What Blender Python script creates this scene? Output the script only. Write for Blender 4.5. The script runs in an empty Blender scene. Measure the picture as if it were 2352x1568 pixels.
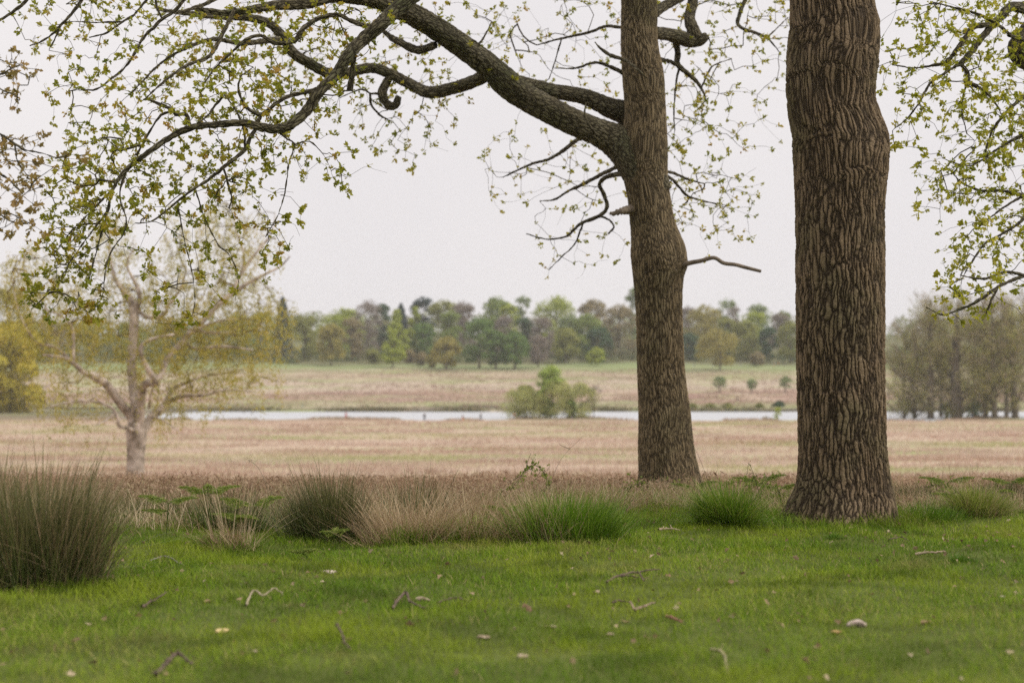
import bpy, math, random
import numpy as np
from mathutils import Vector

# ------------------------------------------------------------------ camera, sky, light
F = 3267.0                      # focal length in pixels of a 2352 x 1568 frame (50 mm on 36 mm)
CAM_Z = 1.2
PITCH = math.atan(96.0 / F)
sc = bpy.context.scene
col = sc.collection

cam_d = bpy.data.cameras.new("camera")
cam_d.lens = 50.0
cam_d.sensor_width = 36.0
cam_d.clip_start = 0.1
cam_d.clip_end = 9000.0
cam_d.dof.use_dof = True
cam_d.dof.focus_distance = 12.2
cam_d.dof.aperture_fstop = 1.5
cam = bpy.data.objects.new("camera", cam_d)
cam.location = (0, 0, CAM_Z)
cam.rotation_euler = (math.radians(90) + PITCH, 0, 0)
col.objects.link(cam)
sc.camera = cam

SUN_EL, SUN_AZ = math.radians(42), math.radians(102)      # azimuth clockwise from +Y: from the right, a little behind the camera
w = bpy.data.worlds.new("World")
sc.world = w
w.use_nodes = True
nt = w.node_tree
nt.nodes.clear()
out = nt.nodes.new("ShaderNodeOutputWorld")
bg = nt.nodes.new("ShaderNodeBackground")
sky = nt.nodes.new("ShaderNodeTexSky")
sky.sky_type = 'NISHITA'
sky.sun_disc = False
sky.sun_elevation = SUN_EL
sky.sun_rotation = SUN_AZ
sky.air_density = 1.2
sky.dust_density = 5.0
hs = nt.nodes.new("ShaderNodeHueSaturation")
hs.inputs['Saturation'].default_value = 0.12
tc = nt.nodes.new("ShaderNodeTexCoord")
sp = nt.nodes.new("ShaderNodeSeparateXYZ")
rp = nt.nodes.new("ShaderNodeValToRGB")      # cloud layer: a little brighter towards the zenith
rp.color_ramp.elements[0].position = 0.0
rp.color_ramp.elements[0].color = (8.6, 8.3, 8.4, 1)
rp.color_ramp.elements[1].position = 0.9
rp.color_ramp.elements[1].color = (15.5, 14.9, 14.7, 1)
e = rp.color_ramp.elements.new(0.32); e.color = (9.0, 8.65, 8.7, 1)
mx = nt.nodes.new("ShaderNodeMix"); mx.data_type = 'RGBA'
mx.inputs[0].default_value = 0.93
nt.links.new(tc.outputs['Generated'], sp.inputs[0])
nt.links.new(sp.outputs['Z'], rp.inputs[0])
nt.links.new(sky.outputs[0], hs.inputs['Color'])
nt.links.new(hs.outputs[0], mx.inputs[6])
cn = nt.nodes.new("ShaderNodeTexNoise"); cn.inputs['Scale'].default_value = 3.0; cn.inputs['Detail'].default_value = 5.0
nt.links.new(tc.outputs['Generated'], cn.inputs['Vector'])
cr_ = nt.nodes.new("ShaderNodeValToRGB")
cr_.color_ramp.elements[0].position = .3; cr_.color_ramp.elements[0].color = (.955, .955, .965, 1)
cr_.color_ramp.elements[1].position = .7; cr_.color_ramp.elements[1].color = (1.03, 1.025, 1.02, 1)
nt.links.new(cn.outputs['Fac'], cr_.inputs[0])
cm = nt.nodes.new("ShaderNodeMix"); cm.data_type = 'RGBA'; cm.blend_type = 'MULTIPLY'; cm.inputs[0].default_value = 1.0
nt.links.new(rp.outputs[0], cm.inputs[6]); nt.links.new(cr_.outputs[0], cm.inputs[7])
nt.links.new(cm.outputs[2], mx.inputs[7])
nt.links.new(mx.outputs[2], bg.inputs[0])
bg.inputs[1].default_value = 0.1
nt.links.new(bg.outputs[0], out.inputs[0])

sd = bpy.data.lights.new("sun", 'SUN')
sd.energy = 2.3
sd.angle = math.radians(25)
sd.color = (1.0, 0.96, 0.9)
sun = bpy.data.objects.new("sun", sd)
sv = Vector((math.sin(SUN_AZ) * math.cos(SUN_EL), math.cos(SUN_AZ) * math.cos(SUN_EL), math.sin(SUN_EL)))
sun.rotation_euler = (-sv).to_track_quat('-Z', 'Y').to_euler()
col.objects.link(sun)

sc.view_settings.view_transform = 'Standard'
sc.view_settings.look = 'None'
sc.view_settings.exposure = 0.0
sc.view_settings.gamma = 1.0
sc.render.engine = 'CYCLES'
sc.cycles.max_bounces = 6
sc.cycles.diffuse_bounces = 3
sc.cycles.glossy_bounces = 2
sc.cycles.transmission_bounces = 4
sc.cycles.volume_bounces = 1
sc.cycles.use_denoising = False

rng = np.random.default_rng(11)
random.seed(5)

# ------------------------------------------------------------------ helpers
def P(x, y, d):
    """photo pixel (2352 wide) at distance d along +Y -> world point"""
    a = (x - 1176.0) / F
    b = (784.0 - y) / F
    t = d / (math.cos(PITCH) - b * math.sin(PITCH))
    return np.array([a * t, d, CAM_Z + t * (math.sin(PITCH) + b * math.cos(PITCH))])

def proj(V):
    V = np.atleast_2d(V)
    X, Y, Z = V[:, 0], V[:, 1], V[:, 2] - CAM_Z
    f = Y * math.cos(PITCH) + Z * math.sin(PITCH)
    u = -Y * math.sin(PITCH) + Z * math.cos(PITCH)
    return np.stack([1176 + F * X / f, 784 - F * u / f], 1)

_zy = np.array([-60, 0, 10, 14.5, 17, 20, 25, 30, 43, 60, 100, 150, 200, 260, 305, 330, 407, 415, 425, 440, 470, 500, 550, 600, 650, 700, 800, 900, 1100, 2000, 8000.])
_zz = np.array([0.15, 0, -0.01, -0.03, -0.09, -0.26, -0.62, -1.0, -1.9, -2.7, -3.9, -4.9, -5.75, -6.35, -6.75, -6.85, -6.8, -6.3, -5.7, -4.9, -3.2, -1.0, 4, 8.5, 12, 17, 27, 32, 34, 30, 20.])
_ys = np.concatenate([np.arange(-60, 60, .25), np.geomspace(60, 8000, 1500)])
_zs = np.interp(_ys, _zy, _zz)
_k = 9
_zs = np.convolve(np.pad(_zs, _k, mode='edge'), np.ones(2 * _k + 1) / (2 * _k + 1), 'valid')
WATER_Z = -6.92

def near_shore(x):
    # where the near bank of the pond runs
    s = 312 + 8 * np.sin(x * .045 + 1) + 5 * np.sin(x * .13) + 3 * np.sin(x * .41) + 1.5 * np.sin(x * 1.1)
    s = s + 16 * np.exp(-((x + 55) / 28.) ** 2) + 9 * np.exp(-((x + 40) / 14.) ** 2)
    s = s + 22 / (1 + np.exp(-(x - 96) / 6.))
    s = s + 17 * np.exp(-(np.abs(x - 10.5) / 9.5) ** 4)      # the spit with the willows
    return s

def zg(x, y):
    x = np.asarray(x, float); y = np.asarray(y, float)
    z = np.interp(y, _ys, _zs)
    amp = np.clip(y / 60, 0.12, 1.6)
    n = .10 * np.sin(x * .31 / amp + 1.3 + .2 * y / amp) + .07 * np.sin(y * .53 / amp + x * .21 / amp) + .05 * np.sin(x * .9 / amp - y * .7 / amp)
    z = z + n * amp * np.where(y < 300, .35, .8) * np.where((y > 295) & (y < 425), .15, 1)
    z = z + np.where(y < 17, .018 * np.sin(x * 2.1 + y * 1.3) + .012 * np.sin(x * 4.3 - y * 3.1), 0)
    s0 = near_shore(x)
    far = 406 + 1.5 * np.sin(x * .05) + .7 * np.sin(x * .21)
    dip = 1 / (1 + np.exp(-(y - s0) / .8)) * 1 / (1 + np.exp((y - far) / .8))
    dip = dip * 1 / (1 + np.exp(-(x + 88) / 2.))
    z = z - dip * 1.3
    return z

def ground_hit(px, py, lo=3., hi=1500.):
    ds = np.geomspace(lo, hi, 4000)
    a = (px - 1176.0) / F
    b = (784.0 - py) / F
    t = ds / (math.cos(PITCH) - b * math.sin(PITCH))
    zz = CAM_Z + t * (math.sin(PITCH) + b * math.cos(PITCH))
    g = zg(a * t, ds)
    i = np.argmax(zz <= g)
    if zz[i] > g[i]: i = len(ds) - 1
    return float(ds[i])

def G(px, d):
    p = P(px, 800, d)
    return np.array([p[0], d, float(zg(p[0], d))])

def make_mesh(name, V, faces, mat=None, parent=None, attrs=None, smooth=False, loc=None, mats=None, midx=None):
    """V (n,3); faces: list of int arrays (m,3)/(m,4)"""
    V = np.asarray(V, np.float32)
    if loc is not None:
        V = V - np.asarray(loc, np.float32)
    me = bpy.data.meshes.new(name)
    me.vertices.add(len(V))
    me.vertices.foreach_set('co', V.ravel())
    faces = [np.asarray(f, np.int32) for f in faces if len(f)]
    nl = sum(f.size for f in faces); npoly = sum(len(f) for f in faces)
    me.loops.add(nl)
    me.loops.foreach_set('vertex_index', np.concatenate([f.ravel() for f in faces]))
    tot = np.concatenate([np.full(len(f), f.shape[1], np.int32) for f in faces])
    st = np.concatenate([[0], np.cumsum(tot)[:-1]]).astype(np.int32)
    me.polygons.add(npoly)
    me.polygons.foreach_set('loop_start', st)
    me.polygons.foreach_set('loop_total', tot)
    if midx is not None:
        me.polygons.foreach_set('material_index', np.asarray(midx, np.int32))
    if smooth:
        me.polygons.foreach_set('use_smooth', np.ones(npoly, bool))
    me.update(calc_edges=True)
    for k, v in (attrs or {}).items():
        v = np.asarray(v, np.float32)
        if v.ndim == 1:
            a = me.attributes.new(k, 'FLOAT', 'POINT'); a.data.foreach_set('value', v)
        else:
            a = me.attributes.new(k, 'FLOAT_VECTOR', 'POINT'); a.data.foreach_set('vector', v.ravel())
    for m in (mats or ([mat] if mat else [])):
        me.materials.append(m)
    o = bpy.data.objects.new(name, me)
    col.objects.link(o)
    if parent is not None:
        o.parent = parent
    elif loc is not None:
        o.location = loc
    return o

def tag(o, label=None, cat=None, group=None, kind=None):
    if label: o['label'] = label
    if cat: o['category'] = cat
    if group: o['group'] = group
    if kind: o['kind'] = kind
    return o

def thing(name, loc, label, cat, group=None):
    o = bpy.data.objects.new(name, None)
    o.location = tuple(float(v) for v in loc)
    o.empty_display_size = .2
    col.objects.link(o)
    return tag(o, label, cat, group)

class Geo:
    """collects vertex blocks and faces of ONE mesh"""
    def __init__(s):
        s.V = []; s.Q = []; s.T = []; s.A = {}; s.n = 0
    def add(s, V, Q=None, T=None, **attrs):
        V = np.asarray(V, float)
        if Q is not None and len(Q): s.Q.append(np.asarray(Q) + s.n)
        if T is not None and len(T): s.T.append(np.asarray(T) + s.n)
        s.V.append(V)
        for k, v in attrs.items(): s.A.setdefault(k, []).append(np.asarray(v, float))
        s.n += len(V)
    def build(s, name, mat, parent=None, loc=None, smooth=False):
        F_ = []
        if s.Q: F_.append(np.concatenate(s.Q))
        if s.T: F_.append(np.concatenate(s.T))
        at = {k: np.concatenate(v) for k, v in s.A.items()}
        return make_mesh(name, np.concatenate(s.V), F_, mat, parent, at, smooth, loc)

def catmull(pts, step):
    pts = np.asarray(pts, float)
    if len(pts) < 3:
        n = max(2, int(np.linalg.norm(pts[-1, :3] - pts[0, :3]) / step) + 1)
        t = np.linspace(0, 1, n)[:, None]
        return pts[0] * (1 - t) + pts[-1] * t
    p = np.vstack([2 * pts[0] - pts[1], pts, 2 * pts[-1] - pts[-2]])
    o = []
    for i in range(1, len(p) - 2):
        n = max(1, int(np.ceil(np.linalg.norm(p[i + 1, :3] - p[i, :3]) / step)))
        t = (np.arange(n) / n)[:, None]
        a, b, c, d = p[i - 1], p[i], p[i + 1], p[i + 2]
        o.append(.5 * ((2 * b) + (-a + c) * t + (2 * a - 5 * b + 4 * c - d) * t ** 2 + (-a + 3 * b - 3 * c + d) * t ** 3))
    o.append(pts[-1:])
    return np.concatenate(o)

def tube(g, path, rad, nseg, bark=True, rfun=None, cap=True, ang0=0.0, l0=0.0, bcfun=None):
    """tapered tube along path into Geo g; attribute bc = unrolled bark coordinate in metres"""
    path = np.asarray(path, float); rad = np.asarray(rad, float)
    n = len(path)
    T = np.gradient(path, axis=0)
    T /= np.linalg.norm(T, axis=1)[:, None] + 1e-9
    N = np.zeros((n, 3))
    v = np.array([0, -1., 0]) if abs(T[0, 1]) < .9 else np.array([1., 0, 0])
    for i in range(n):
        v = v - T[i] * v.dot(T[i]); v /= np.linalg.norm(v) + 1e-9
        N[i] = v
    B = np.cross(T, N)
    th = np.linspace(0, 2 * np.pi, nseg, endpoint=False) + ang0
    L = l0 + np.concatenate([[0], np.cumsum(np.linalg.norm(np.diff(path, axis=0), axis=1))])
    R = rad[:, None] * np.ones(nseg)[None]
    if rfun is not None: R = rfun(R, th, L, path)
    V = path[:, None] + R[..., None] * (np.cos(th)[None, :, None] * N[:, None] + np.sin(th)[None, :, None] * B[:, None])
    rm = rad[:, None]
    bc = np.stack([rm * np.cos(th)[None], rm * np.sin(th)[None], np.broadcast_to(L[:, None], (n, nseg))], -1)
    i = np.arange(n - 1)[:, None] * nseg; j = np.arange(nseg)[None]; j2 = (j + 1) % nseg
    Q = np.stack([i + j, i + j2, i + nseg + j2, i + nseg + j], -1).reshape(-1, 4)
    if bcfun is not None: bc = bcfun(bc, th, L, path, rad)
    V = V.reshape(-1, 3); bc = bc.reshape(-1, 3)
    Tt = None
    if cap:
        V = np.vstack([V, path[-1:] + T[-1:] * rad[-1] * .3]); bc = np.vstack([bc, [[0, 0, L[-1]]]])
        b0 = (n - 1) * nseg
        Tt = np.stack([b0 + j[0], b0 + j2[0], np.full(nseg, n * nseg)], -1)
    if bark: g.add(V, Q, Tt, bc=bc)
    else: g.add(V, Q, Tt)

def rot_frames(n, up_bias=0.0, r=rng):
    a = r.normal(size=(n, 3)); a[:, 2] += up_bias
    a /= np.linalg.norm(a, axis=1)[:, None]
    b = r.normal(size=(n, 3))
    b -= a * (a * b).sum(1)[:, None]; b /= np.linalg.norm(b, axis=1)[:, None]
    return a, b, np.cross(a, b)

_st = np.array([[0, .035], [.2, .20], [.36, .11], [.58, .36], [.76, .19], [1.0, .09]])
_m = len(_st)
def leaves(g, C, D, size, rnd, fold=.25, r=rng, width=1.0):
    """lobed leaves: C (n,3) base points, D (n,3) directions, size (n,), rnd (n,)"""
    n = len(C)
    D = D / (np.linalg.norm(D, axis=1)[:, None] + 1e-9)
    u = r.normal(size=(n, 3)); u[:, 2] += 0.3
    u -= D * (D * u).sum(1)[:, None]; u /= np.linalg.norm(u, axis=1)[:, None]
    s = np.cross(D, u)
    V = np.zeros((n, _m, 3, 3))
    bend = r.normal(0, .25, n)
    for k in range(_m):
        x, wd = _st[k]; wd = wd * width
        c = C + D * (x * size)[:, None] - u * (bend * x * x * size)[:, None]
        V[:, k, 1] = c
        V[:, k, 0] = c + s * (wd * size)[:, None] + u * (fold * wd * size)[:, None]
        V[:, k, 2] = c - s * (wd * size)[:, None] + u * (fold * wd * size)[:, None]
    base = (np.arange(n) * _m * 3)[:, None, None]
    k = np.arange(_m - 1)[None, :, None] * 3
    q0 = np.stack([k, k + 1, k + 4, k + 3], -1); q1 = np.stack([k + 1, k + 2, k + 5, k + 4], -1)
    q = np.concatenate([q0, q1], 2) + base[..., None]
    g.add(V.reshape(-1, 3), q.reshape(-1, 4), rnd=np.repeat(rnd, _m * 3))

def leaf_clusters(g, C, D, size, per=6, r=rng, spread=.9, width=1.0):
    n = len(C)
    cr = r.random(n)
    Cn = np.repeat(C, per, 0) + r.normal(0, .24, (n * per, 3)) * np.repeat(size, per)[:, None]
    Dn = np.repeat(D, per, 0) + r.normal(0, spread, (n * per, 3))
    rnd = np.clip(.6 * np.repeat(cr, per) + .4 * r.random(n * per), 0, 1)
    leaves(g, Cn, Dn, np.repeat(size, per) * r.uniform(.6, 1.15, n * per), rnd, r=r, width=width)

def cards(g, C, Nrm, s1, s2, rnd, r=rng, updir=None):
    """small leaf-spray quads; s1 length, s2 width"""
    n = len(C)
    Nrm = Nrm / (np.linalg.norm(Nrm, axis=1)[:, None] + 1e-9)
    u = r.normal(size=(n, 3)) if updir is None else updir
    u = u - Nrm * (Nrm * u).sum(1)[:, None]; u /= np.linalg.norm(u, axis=1)[:, None] + 1e-9
    v = np.cross(Nrm, u)
    a = u * (s1 / 2)[:, None]; b = v * (s2 / 2)[:, None]
    k = r.uniform(.55, 1.2, (4, n, 1))
    V = np.stack([C - a * k[0], C + b * k[1], C + a * k[2], C - b * k[3]], 1).reshape(-1, 3)
    g.add(V, np.arange(4 * n).reshape(-1, 4), rnd=np.repeat(rnd, 4))

def blades(g, B, h, wd, az, ang, bend, rnd, segs=3, r=rng, face=None):
    """grass blades: B (n,3) roots, height, width, azimuth, lean angle, bend"""
    n = len(B)
    d = np.stack([np.cos(az), np.sin(az), 0 * az], 1)
    fa = az + np.pi / 2 + r.normal(0, .8, n) if face is None else face
    s = np.stack([np.cos(fa), np.sin(fa), 0 * fa], 1)
    nv = 2 * segs + 1
    V = np.zeros((n, nv, 3)); tt = np.zeros((n, nv))
    for k in range(segs + 1):
        t = k / segs
        hz = (np.sin(ang) * t + bend * t * t) * h
        vt = (np.cos(ang) * t - .45 * np.abs(bend) * t * t) * h
        c = B + d * hz[:, None]; c[:, 2] += vt
        if k < segs:
            wk = wd * (1 - .55 * t) * .5
            V[:, 2 * k] = c - s * wk[:, None]; V[:, 2 * k + 1] = c + s * wk[:, None]
            tt[:, 2 * k:2 * k + 2] = t
        else:
            V[:, -1] = c; tt[:, -1] = 1
    base = (np.arange(n) * nv)[:, None]
    Q = np.concatenate([base + np.array([[2 * k, 2 * k + 1, 2 * k + 3, 2 * k + 2]]) for k in range(segs - 1)], 0) if segs > 1 else None
    T = base + np.array([[2 * segs - 2, 2 * segs - 1, 2 * segs]])
    g.add(V.reshape(-1, 3), Q, T, rnd=np.repeat(rnd, nv), tt=tt.ravel())

# ------------------------------------------------------------------ materials
def lin(r_, g_, b_):
    f = lambda c: (c / 255 / 12.92) if c / 255 <= .04045 else ((c / 255 + .055) / 1.055) ** 2.4
    return (f(r_), f(g_), f(b_), 1)

def new_mat(name):
    m = bpy.data.materials.new(name); m.use_nodes = True
    t = m.node_tree; t.nodes.clear()
    o = t.nodes.new("ShaderNodeOutputMaterial")
    return m, t, o

def N_(t, kind, **kw):
    n = t.nodes.new(kind)
    for k, v in kw.items():
        if k.startswith('i_'): n.inputs[k[2:].replace('_', ' ')].default_value = v
        else: setattr(n, k, v)
    return n

def ramp(t, src, stops, interp='LINEAR'):
    r = t.nodes.new("ShaderNodeValToRGB")
    r.color_ramp.interpolation = interp
    el = r.color_ramp.elements
    el[0].position = stops[0][0]; el[0].color = stops[0][1]
    el[1].position = stops[-1][0]; el[1].color = stops[-1][1]
    for p, c in stops[1:-1]:
        e_ = el.new(p); e_.color = c
    t.links.new(src, r.inputs[0])
    return r

def math_(t, op, a, b=None, clamp=False):
    n = t.nodes.new("ShaderNodeMath"); n.operation = op; n.use_clamp = clamp
    for i, v in enumerate((a, b)):
        if v is None: continue
        if isinstance(v, (int, float)): n.inputs[i].default_value = v
        else: t.links.new(v, n.inputs[i])
    return n.outputs[0]

def mixc(t, fac, a, b, mode='MIX'):
    n = t.nodes.new("ShaderNodeMix"); n.data_type = 'RGBA'; n.blend_type = mode
    for i, v in ((0, fac), (6, a), (7, b)):
        if isinstance(v, (int, float)): n.inputs[i].default_value = v
        elif isinstance(v, tuple): n.inputs[i].default_value = v
        else: t.links.new(v, n.inputs[i])
    return n.outputs[2]

def leaf_mat(name, stops, trans=.5, rough=.55, tipcol=None, patch=None, patches=None):
    m, t, o = new_mat(name)
    a = N_(t, "ShaderNodeAttribute", attribute_name='rnd')
    c = ramp(t, a.outputs['Fac'], stops).outputs[0]
    if tipcol is not None:
        b = N_(t, "ShaderNodeAttribute", attribute_name='tt')
        f = math_(t, 'MULTIPLY', math_(t, 'POWER', b.outputs['Fac'], 2.0), tipcol[1])
        c = mixc(t, f, c, tipcol[0])
    if patch is not None:
        gm = N_(t, "ShaderNodeNewGeometry")
        no = N_(t, "ShaderNodeTexNoise", i_Scale=patch[0], i_Detail=3.0)
        t.links.new(gm.outputs['Position'], no.inputs['Vector'])
        r2 = ramp(t, no.outputs['Fac'], [(.36, (0, 0, 0, 1)), (.66, (1, 1, 1, 1))])
        f = math_(t, 'MULTIPLY', r2.outputs[0], patch[2])
        c = mixc(t, f, c, patch[1])
    for sc2, lo, hi, c2, k2 in (patches or ()):
        mpv = N_(t, "ShaderNodeVectorMath", operation='MULTIPLY'); mpv.inputs[1].default_value = (.6, 1.0, 1)
        gm = N_(t, "ShaderNodeNewGeometry"); t.links.new(gm.outputs['Position'], mpv.inputs[0])
        no = N_(t, "ShaderNodeTexNoise", i_Scale=sc2, i_Detail=4.0); t.links.new(mpv.outputs[0], no.inputs['Vector'])
        f = math_(t, 'MULTIPLY', ramp(t, no.outputs['Fac'], [(lo, (0, 0, 0, 1)), (hi, (1, 1, 1, 1))]).outputs[0], k2)
        c = mixc(t, f, c, c2)
    df = N_(t, "ShaderNodeBsdfPrincipled", i_Roughness=rough)
    df.inputs['Specular IOR Level'].default_value = .25
    tr = N_(t, "ShaderNodeBsdfTranslucent")
    t.links.new(c, df.inputs['Base Color']); t.links.new(c, tr.inputs['Color'])
    mxs = N_(t, "ShaderNodeMixShader"); mxs.inputs[0].default_value = trans
    t.links.new(df.outputs[0], mxs.inputs[1]); t.links.new(tr.outputs[0], mxs.inputs[2])
    t.links.new(mxs.outputs[0], o.inputs['Surface'])
    return m

def ramp3(c, v=.35):
    c = np.array(c[:3])
    f = lambda k, h: tuple(np.clip(c * k * np.array(h), 0, 1)) + (1,)
    return [(0, f(1 - v, (.92, 1, .95))), (.5, f(1, (1, 1, 1))), (1, f(1 + v, (1.08, 1, .85)))]

def bark_mat(name, ridge, ridge2, crack, su=.034, sv=.16, disp=.02, warp=.05, moss=None, rough=.9):
    m, t, o = new_mat(name)
    a = N_(t, "ShaderNodeAttribute", attribute_name='bc')
    n1 = N_(t, "ShaderNodeTexNoise", i_Scale=2.2, i_Detail=3.0)
    t.links.new(a.outputs['Vector'], n1.inputs['Vector'])
    n1b = N_(t, "ShaderNodeTexNoise", i_Scale=9.0, i_Detail=2.0)
    t.links.new(a.outputs['Vector'], n1b.inputs['Vector'])
    def centred(nn, k):
        s = N_(t, "ShaderNodeVectorMath", operation='SUBTRACT'); s.inputs[1].default_value = (.5, .5, .5)
        t.links.new(nn.outputs['Color'], s.inputs[0])
        q = N_(t, "ShaderNodeVectorMath", operation='SCALE'); q.inputs['Scale'].default_value = k
        t.links.new(s.outputs[0], q.inputs[0]); return q.outputs[0]
    ad = N_(t, "ShaderNodeVectorMath", operation='ADD')
    t.links.new(a.outputs['Vector'], ad.inputs[0]); t.links.new(centred(n1, warp * 4), ad.inputs[1])
    ad2 = N_(t, "ShaderNodeVectorMath", operation='ADD')
    t.links.new(ad.outputs[0], ad2.inputs[0]); t.links.new(centred(n1b, warp * .7), ad2.inputs[1])
    n1c = N_(t, "ShaderNodeTexNoise", i_Scale=34.0, i_Detail=2.0)
    t.links.new(a.outputs['Vector'], n1c.inputs['Vector'])
    ad3 = N_(t, "ShaderNodeVectorMath", operation='ADD')
    t.links.new(ad2.outputs[0], ad3.inputs[0]); t.links.new(centred(n1c, su * .4), ad3.inputs[1]); ad2 = ad3
    mp = N_(t, "ShaderNodeVectorMath", operation='MULTIPLY'); mp.inputs[1].default_value = (1 / su, 1 / su, 1 / sv)
    t.links.new(ad2.outputs[0], mp.inputs[0])
    vo = N_(t, "ShaderNodeTexVoronoi", feature='DISTANCE_TO_EDGE', i_Scale=1.0)
    t.links.new(mp.outputs[0], vo.inputs['Vector'])
    plate = ramp(t, vo.outputs['Distance'], [(0.0, (0, 0, 0, 1)), (.09, (.35,) * 3 + (1,)), (.26, (.9,) * 3 + (1,)), (.5, (1,) * 3 + (1,))]).outputs[0]
    mp2 = N_(t, "ShaderNodeVectorMath", operation='MULTIPLY'); mp2.inputs[1].default_value = (1.7 / su, 1.7 / su, 1.9 / sv * 1.6)
    t.links.new(ad2.outputs[0], mp2.inputs[0])
    vo2 = N_(t, "ShaderNodeTexVoronoi", feature='DISTANCE_TO_EDGE', i_Scale=1.0)
    t.links.new(mp2.outputs[0], vo2.inputs['Vector'])
    p2 = ramp(t, vo2.outputs['Distance'], [(0.0, (0, 0, 0, 1)), (.12, (1,) * 3 + (1,))]).outputs[0]
    n3 = N_(t, "ShaderNodeTexNoise", i_Scale=60.0, i_Detail=4.0)
    t.links.new(a.outputs['Vector'], n3.inputs['Vector'])
    h = math_(t, 'ADD', math_(t, 'MULTIPLY', plate, .72), math_(t, 'ADD', math_(t, 'MULTIPLY', p2, .2), math_(t, 'MULTIPLY', n3.outputs['Fac'], .34)))
    nc = N_(t, "ShaderNodeTexNoise", i_Scale=3.0, i_Detail=5.0)
    t.links.new(a.outputs['Vector'], nc.inputs['Vector'])
    cr = ramp(t, nc.outputs['Fac'], [(.35, ridge), (.65, ridge2)]).outputs[0]
    nf = N_(t, "ShaderNodeTexNoise", i_Scale=26.0, i_Detail=3.0)
    t.links.new(a.outputs['Vector'], nf.inputs['Vector'])
    cr = mixc(t, ramp(t, nf.outputs['Fac'], [(.4, (0, 0, 0, 1)), (.7, (.55,) * 3 + (1,))]).outputs[0], cr, tuple(min(1, c * 1.28) for c in ridge2[:3]) + (1,))
    if moss is not None:
        nm = N_(t, "ShaderNodeTexNoise", i_Scale=1.4, i_Detail=4.0)
        t.links.new(a.outputs['Vector'], nm.inputs['Vector'])
        fm = math_(t, 'MULTIPLY', ramp(t, nm.outputs['Fac'], [(.48, (0, 0, 0, 1)), (.62, (1, 1, 1, 1))]).outputs[0], moss[1])
        cr = mixc(t, fm, cr, moss[0])
    cc = mixc(t, ramp(t, vo.outputs['Distance'], [(.02, (0, 0, 0, 1)), (.24, (1,) * 3 + (1,))]).outputs[0], crack, cr)
    b = N_(t, "ShaderNodeBsdfPrincipled", i_Roughness=rough)
    b.inputs['Specular IOR Level'].default_value = .15
    t.links.new(cc, b.inputs['Base Color'])
    if disp > 0:
        dn = N_(t, "ShaderNodeDisplacement", i_Midlevel=.75, i_Scale=disp)
        t.links.new(h, dn.inputs['Height']); t.links.new(dn.outputs[0], o.inputs['Displacement'])
        m.displacement_method = 'BOTH'
    t.links.new(b.outputs[0], o.inputs['Surface'])
    return m

def plain(name, c, rough=.8, noise=None, c2=None, bump=0.0):
    m, t, o = new_mat(name)
    b = N_(t, "ShaderNodeBsdfPrincipled", i_Roughness=rough)
    b.inputs['Specular IOR Level'].default_value = .2
    gm = N_(t, "ShaderNodeNewGeometry")
    no = N_(t, "ShaderNodeTexNoise", i_Scale=noise or 8.0, i_Detail=4.0)
    t.links.new(gm.outputs['Position'], no.inputs['Vector'])
    c2 = c2 or tuple(v * .6 for v in c[:3]) + (1,)
    cr = ramp(t, no.outputs['Fac'], [(.35, c2), (.65, c)]).outputs[0]
    t.links.new(cr, b.inputs['Base Color'])
    if bump:
        bp = N_(t, "ShaderNodeBump", i_Strength=.6, i_Distance=bump)
        t.links.new(no.outputs['Fac'], bp.inputs['Height']); t.links.new(bp.outputs[0], b.inputs['Normal'])
    t.links.new(b.outputs[0], o.inputs['Surface'])
    return m

BARK_NEAR = bark_mat('oak_bark_deep', (.165, .115, .068, 1), (.205, .15, .094, 1), (.038, .027, .017, 1), .033, .36, .029, .035, moss=((.095, .09, .042, 1), .5))
BARK_MID = bark_mat('oak_bark_fine', (.18, .133, .074, 1), (.24, .184, .11, 1), (.042, .031, .018, 1), .023, .24, .014, .035, moss=((.09, .088, .04, 1), .5))
BARK_LIMB = bark_mat('oak_limb_bark', (.105, .086, .048, 1), (.17, .15, .098, 1), (.032, .026, .016, 1), .03, .12, .014, .05, moss=((.075, .085, .035, 1), .7))
BARK_TWIG = plain('twig_bark', (.085, .07, .045, 1), .85, 14.0, (.05, .043, .028, 1))
BARK_GOLD = plain('willow_bark', (.58, .49, .42, 1), .9, 3.5, (.2, .16, .12, 1), .03)
WTWIG = plain('willow_twig', (.26, .2, .09, 1), .8, 5.0, (.16, .12, .06, 1))
BARK_FAR = plain('far_bark', (.15, .125, .095, 1), .9, .6, (.09, .075, .055, 1))
DEAD = plain('bare_dead_wood', (.24, .19, .14, 1), .8, 12.0, (.14, .11, .08, 1))

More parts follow.
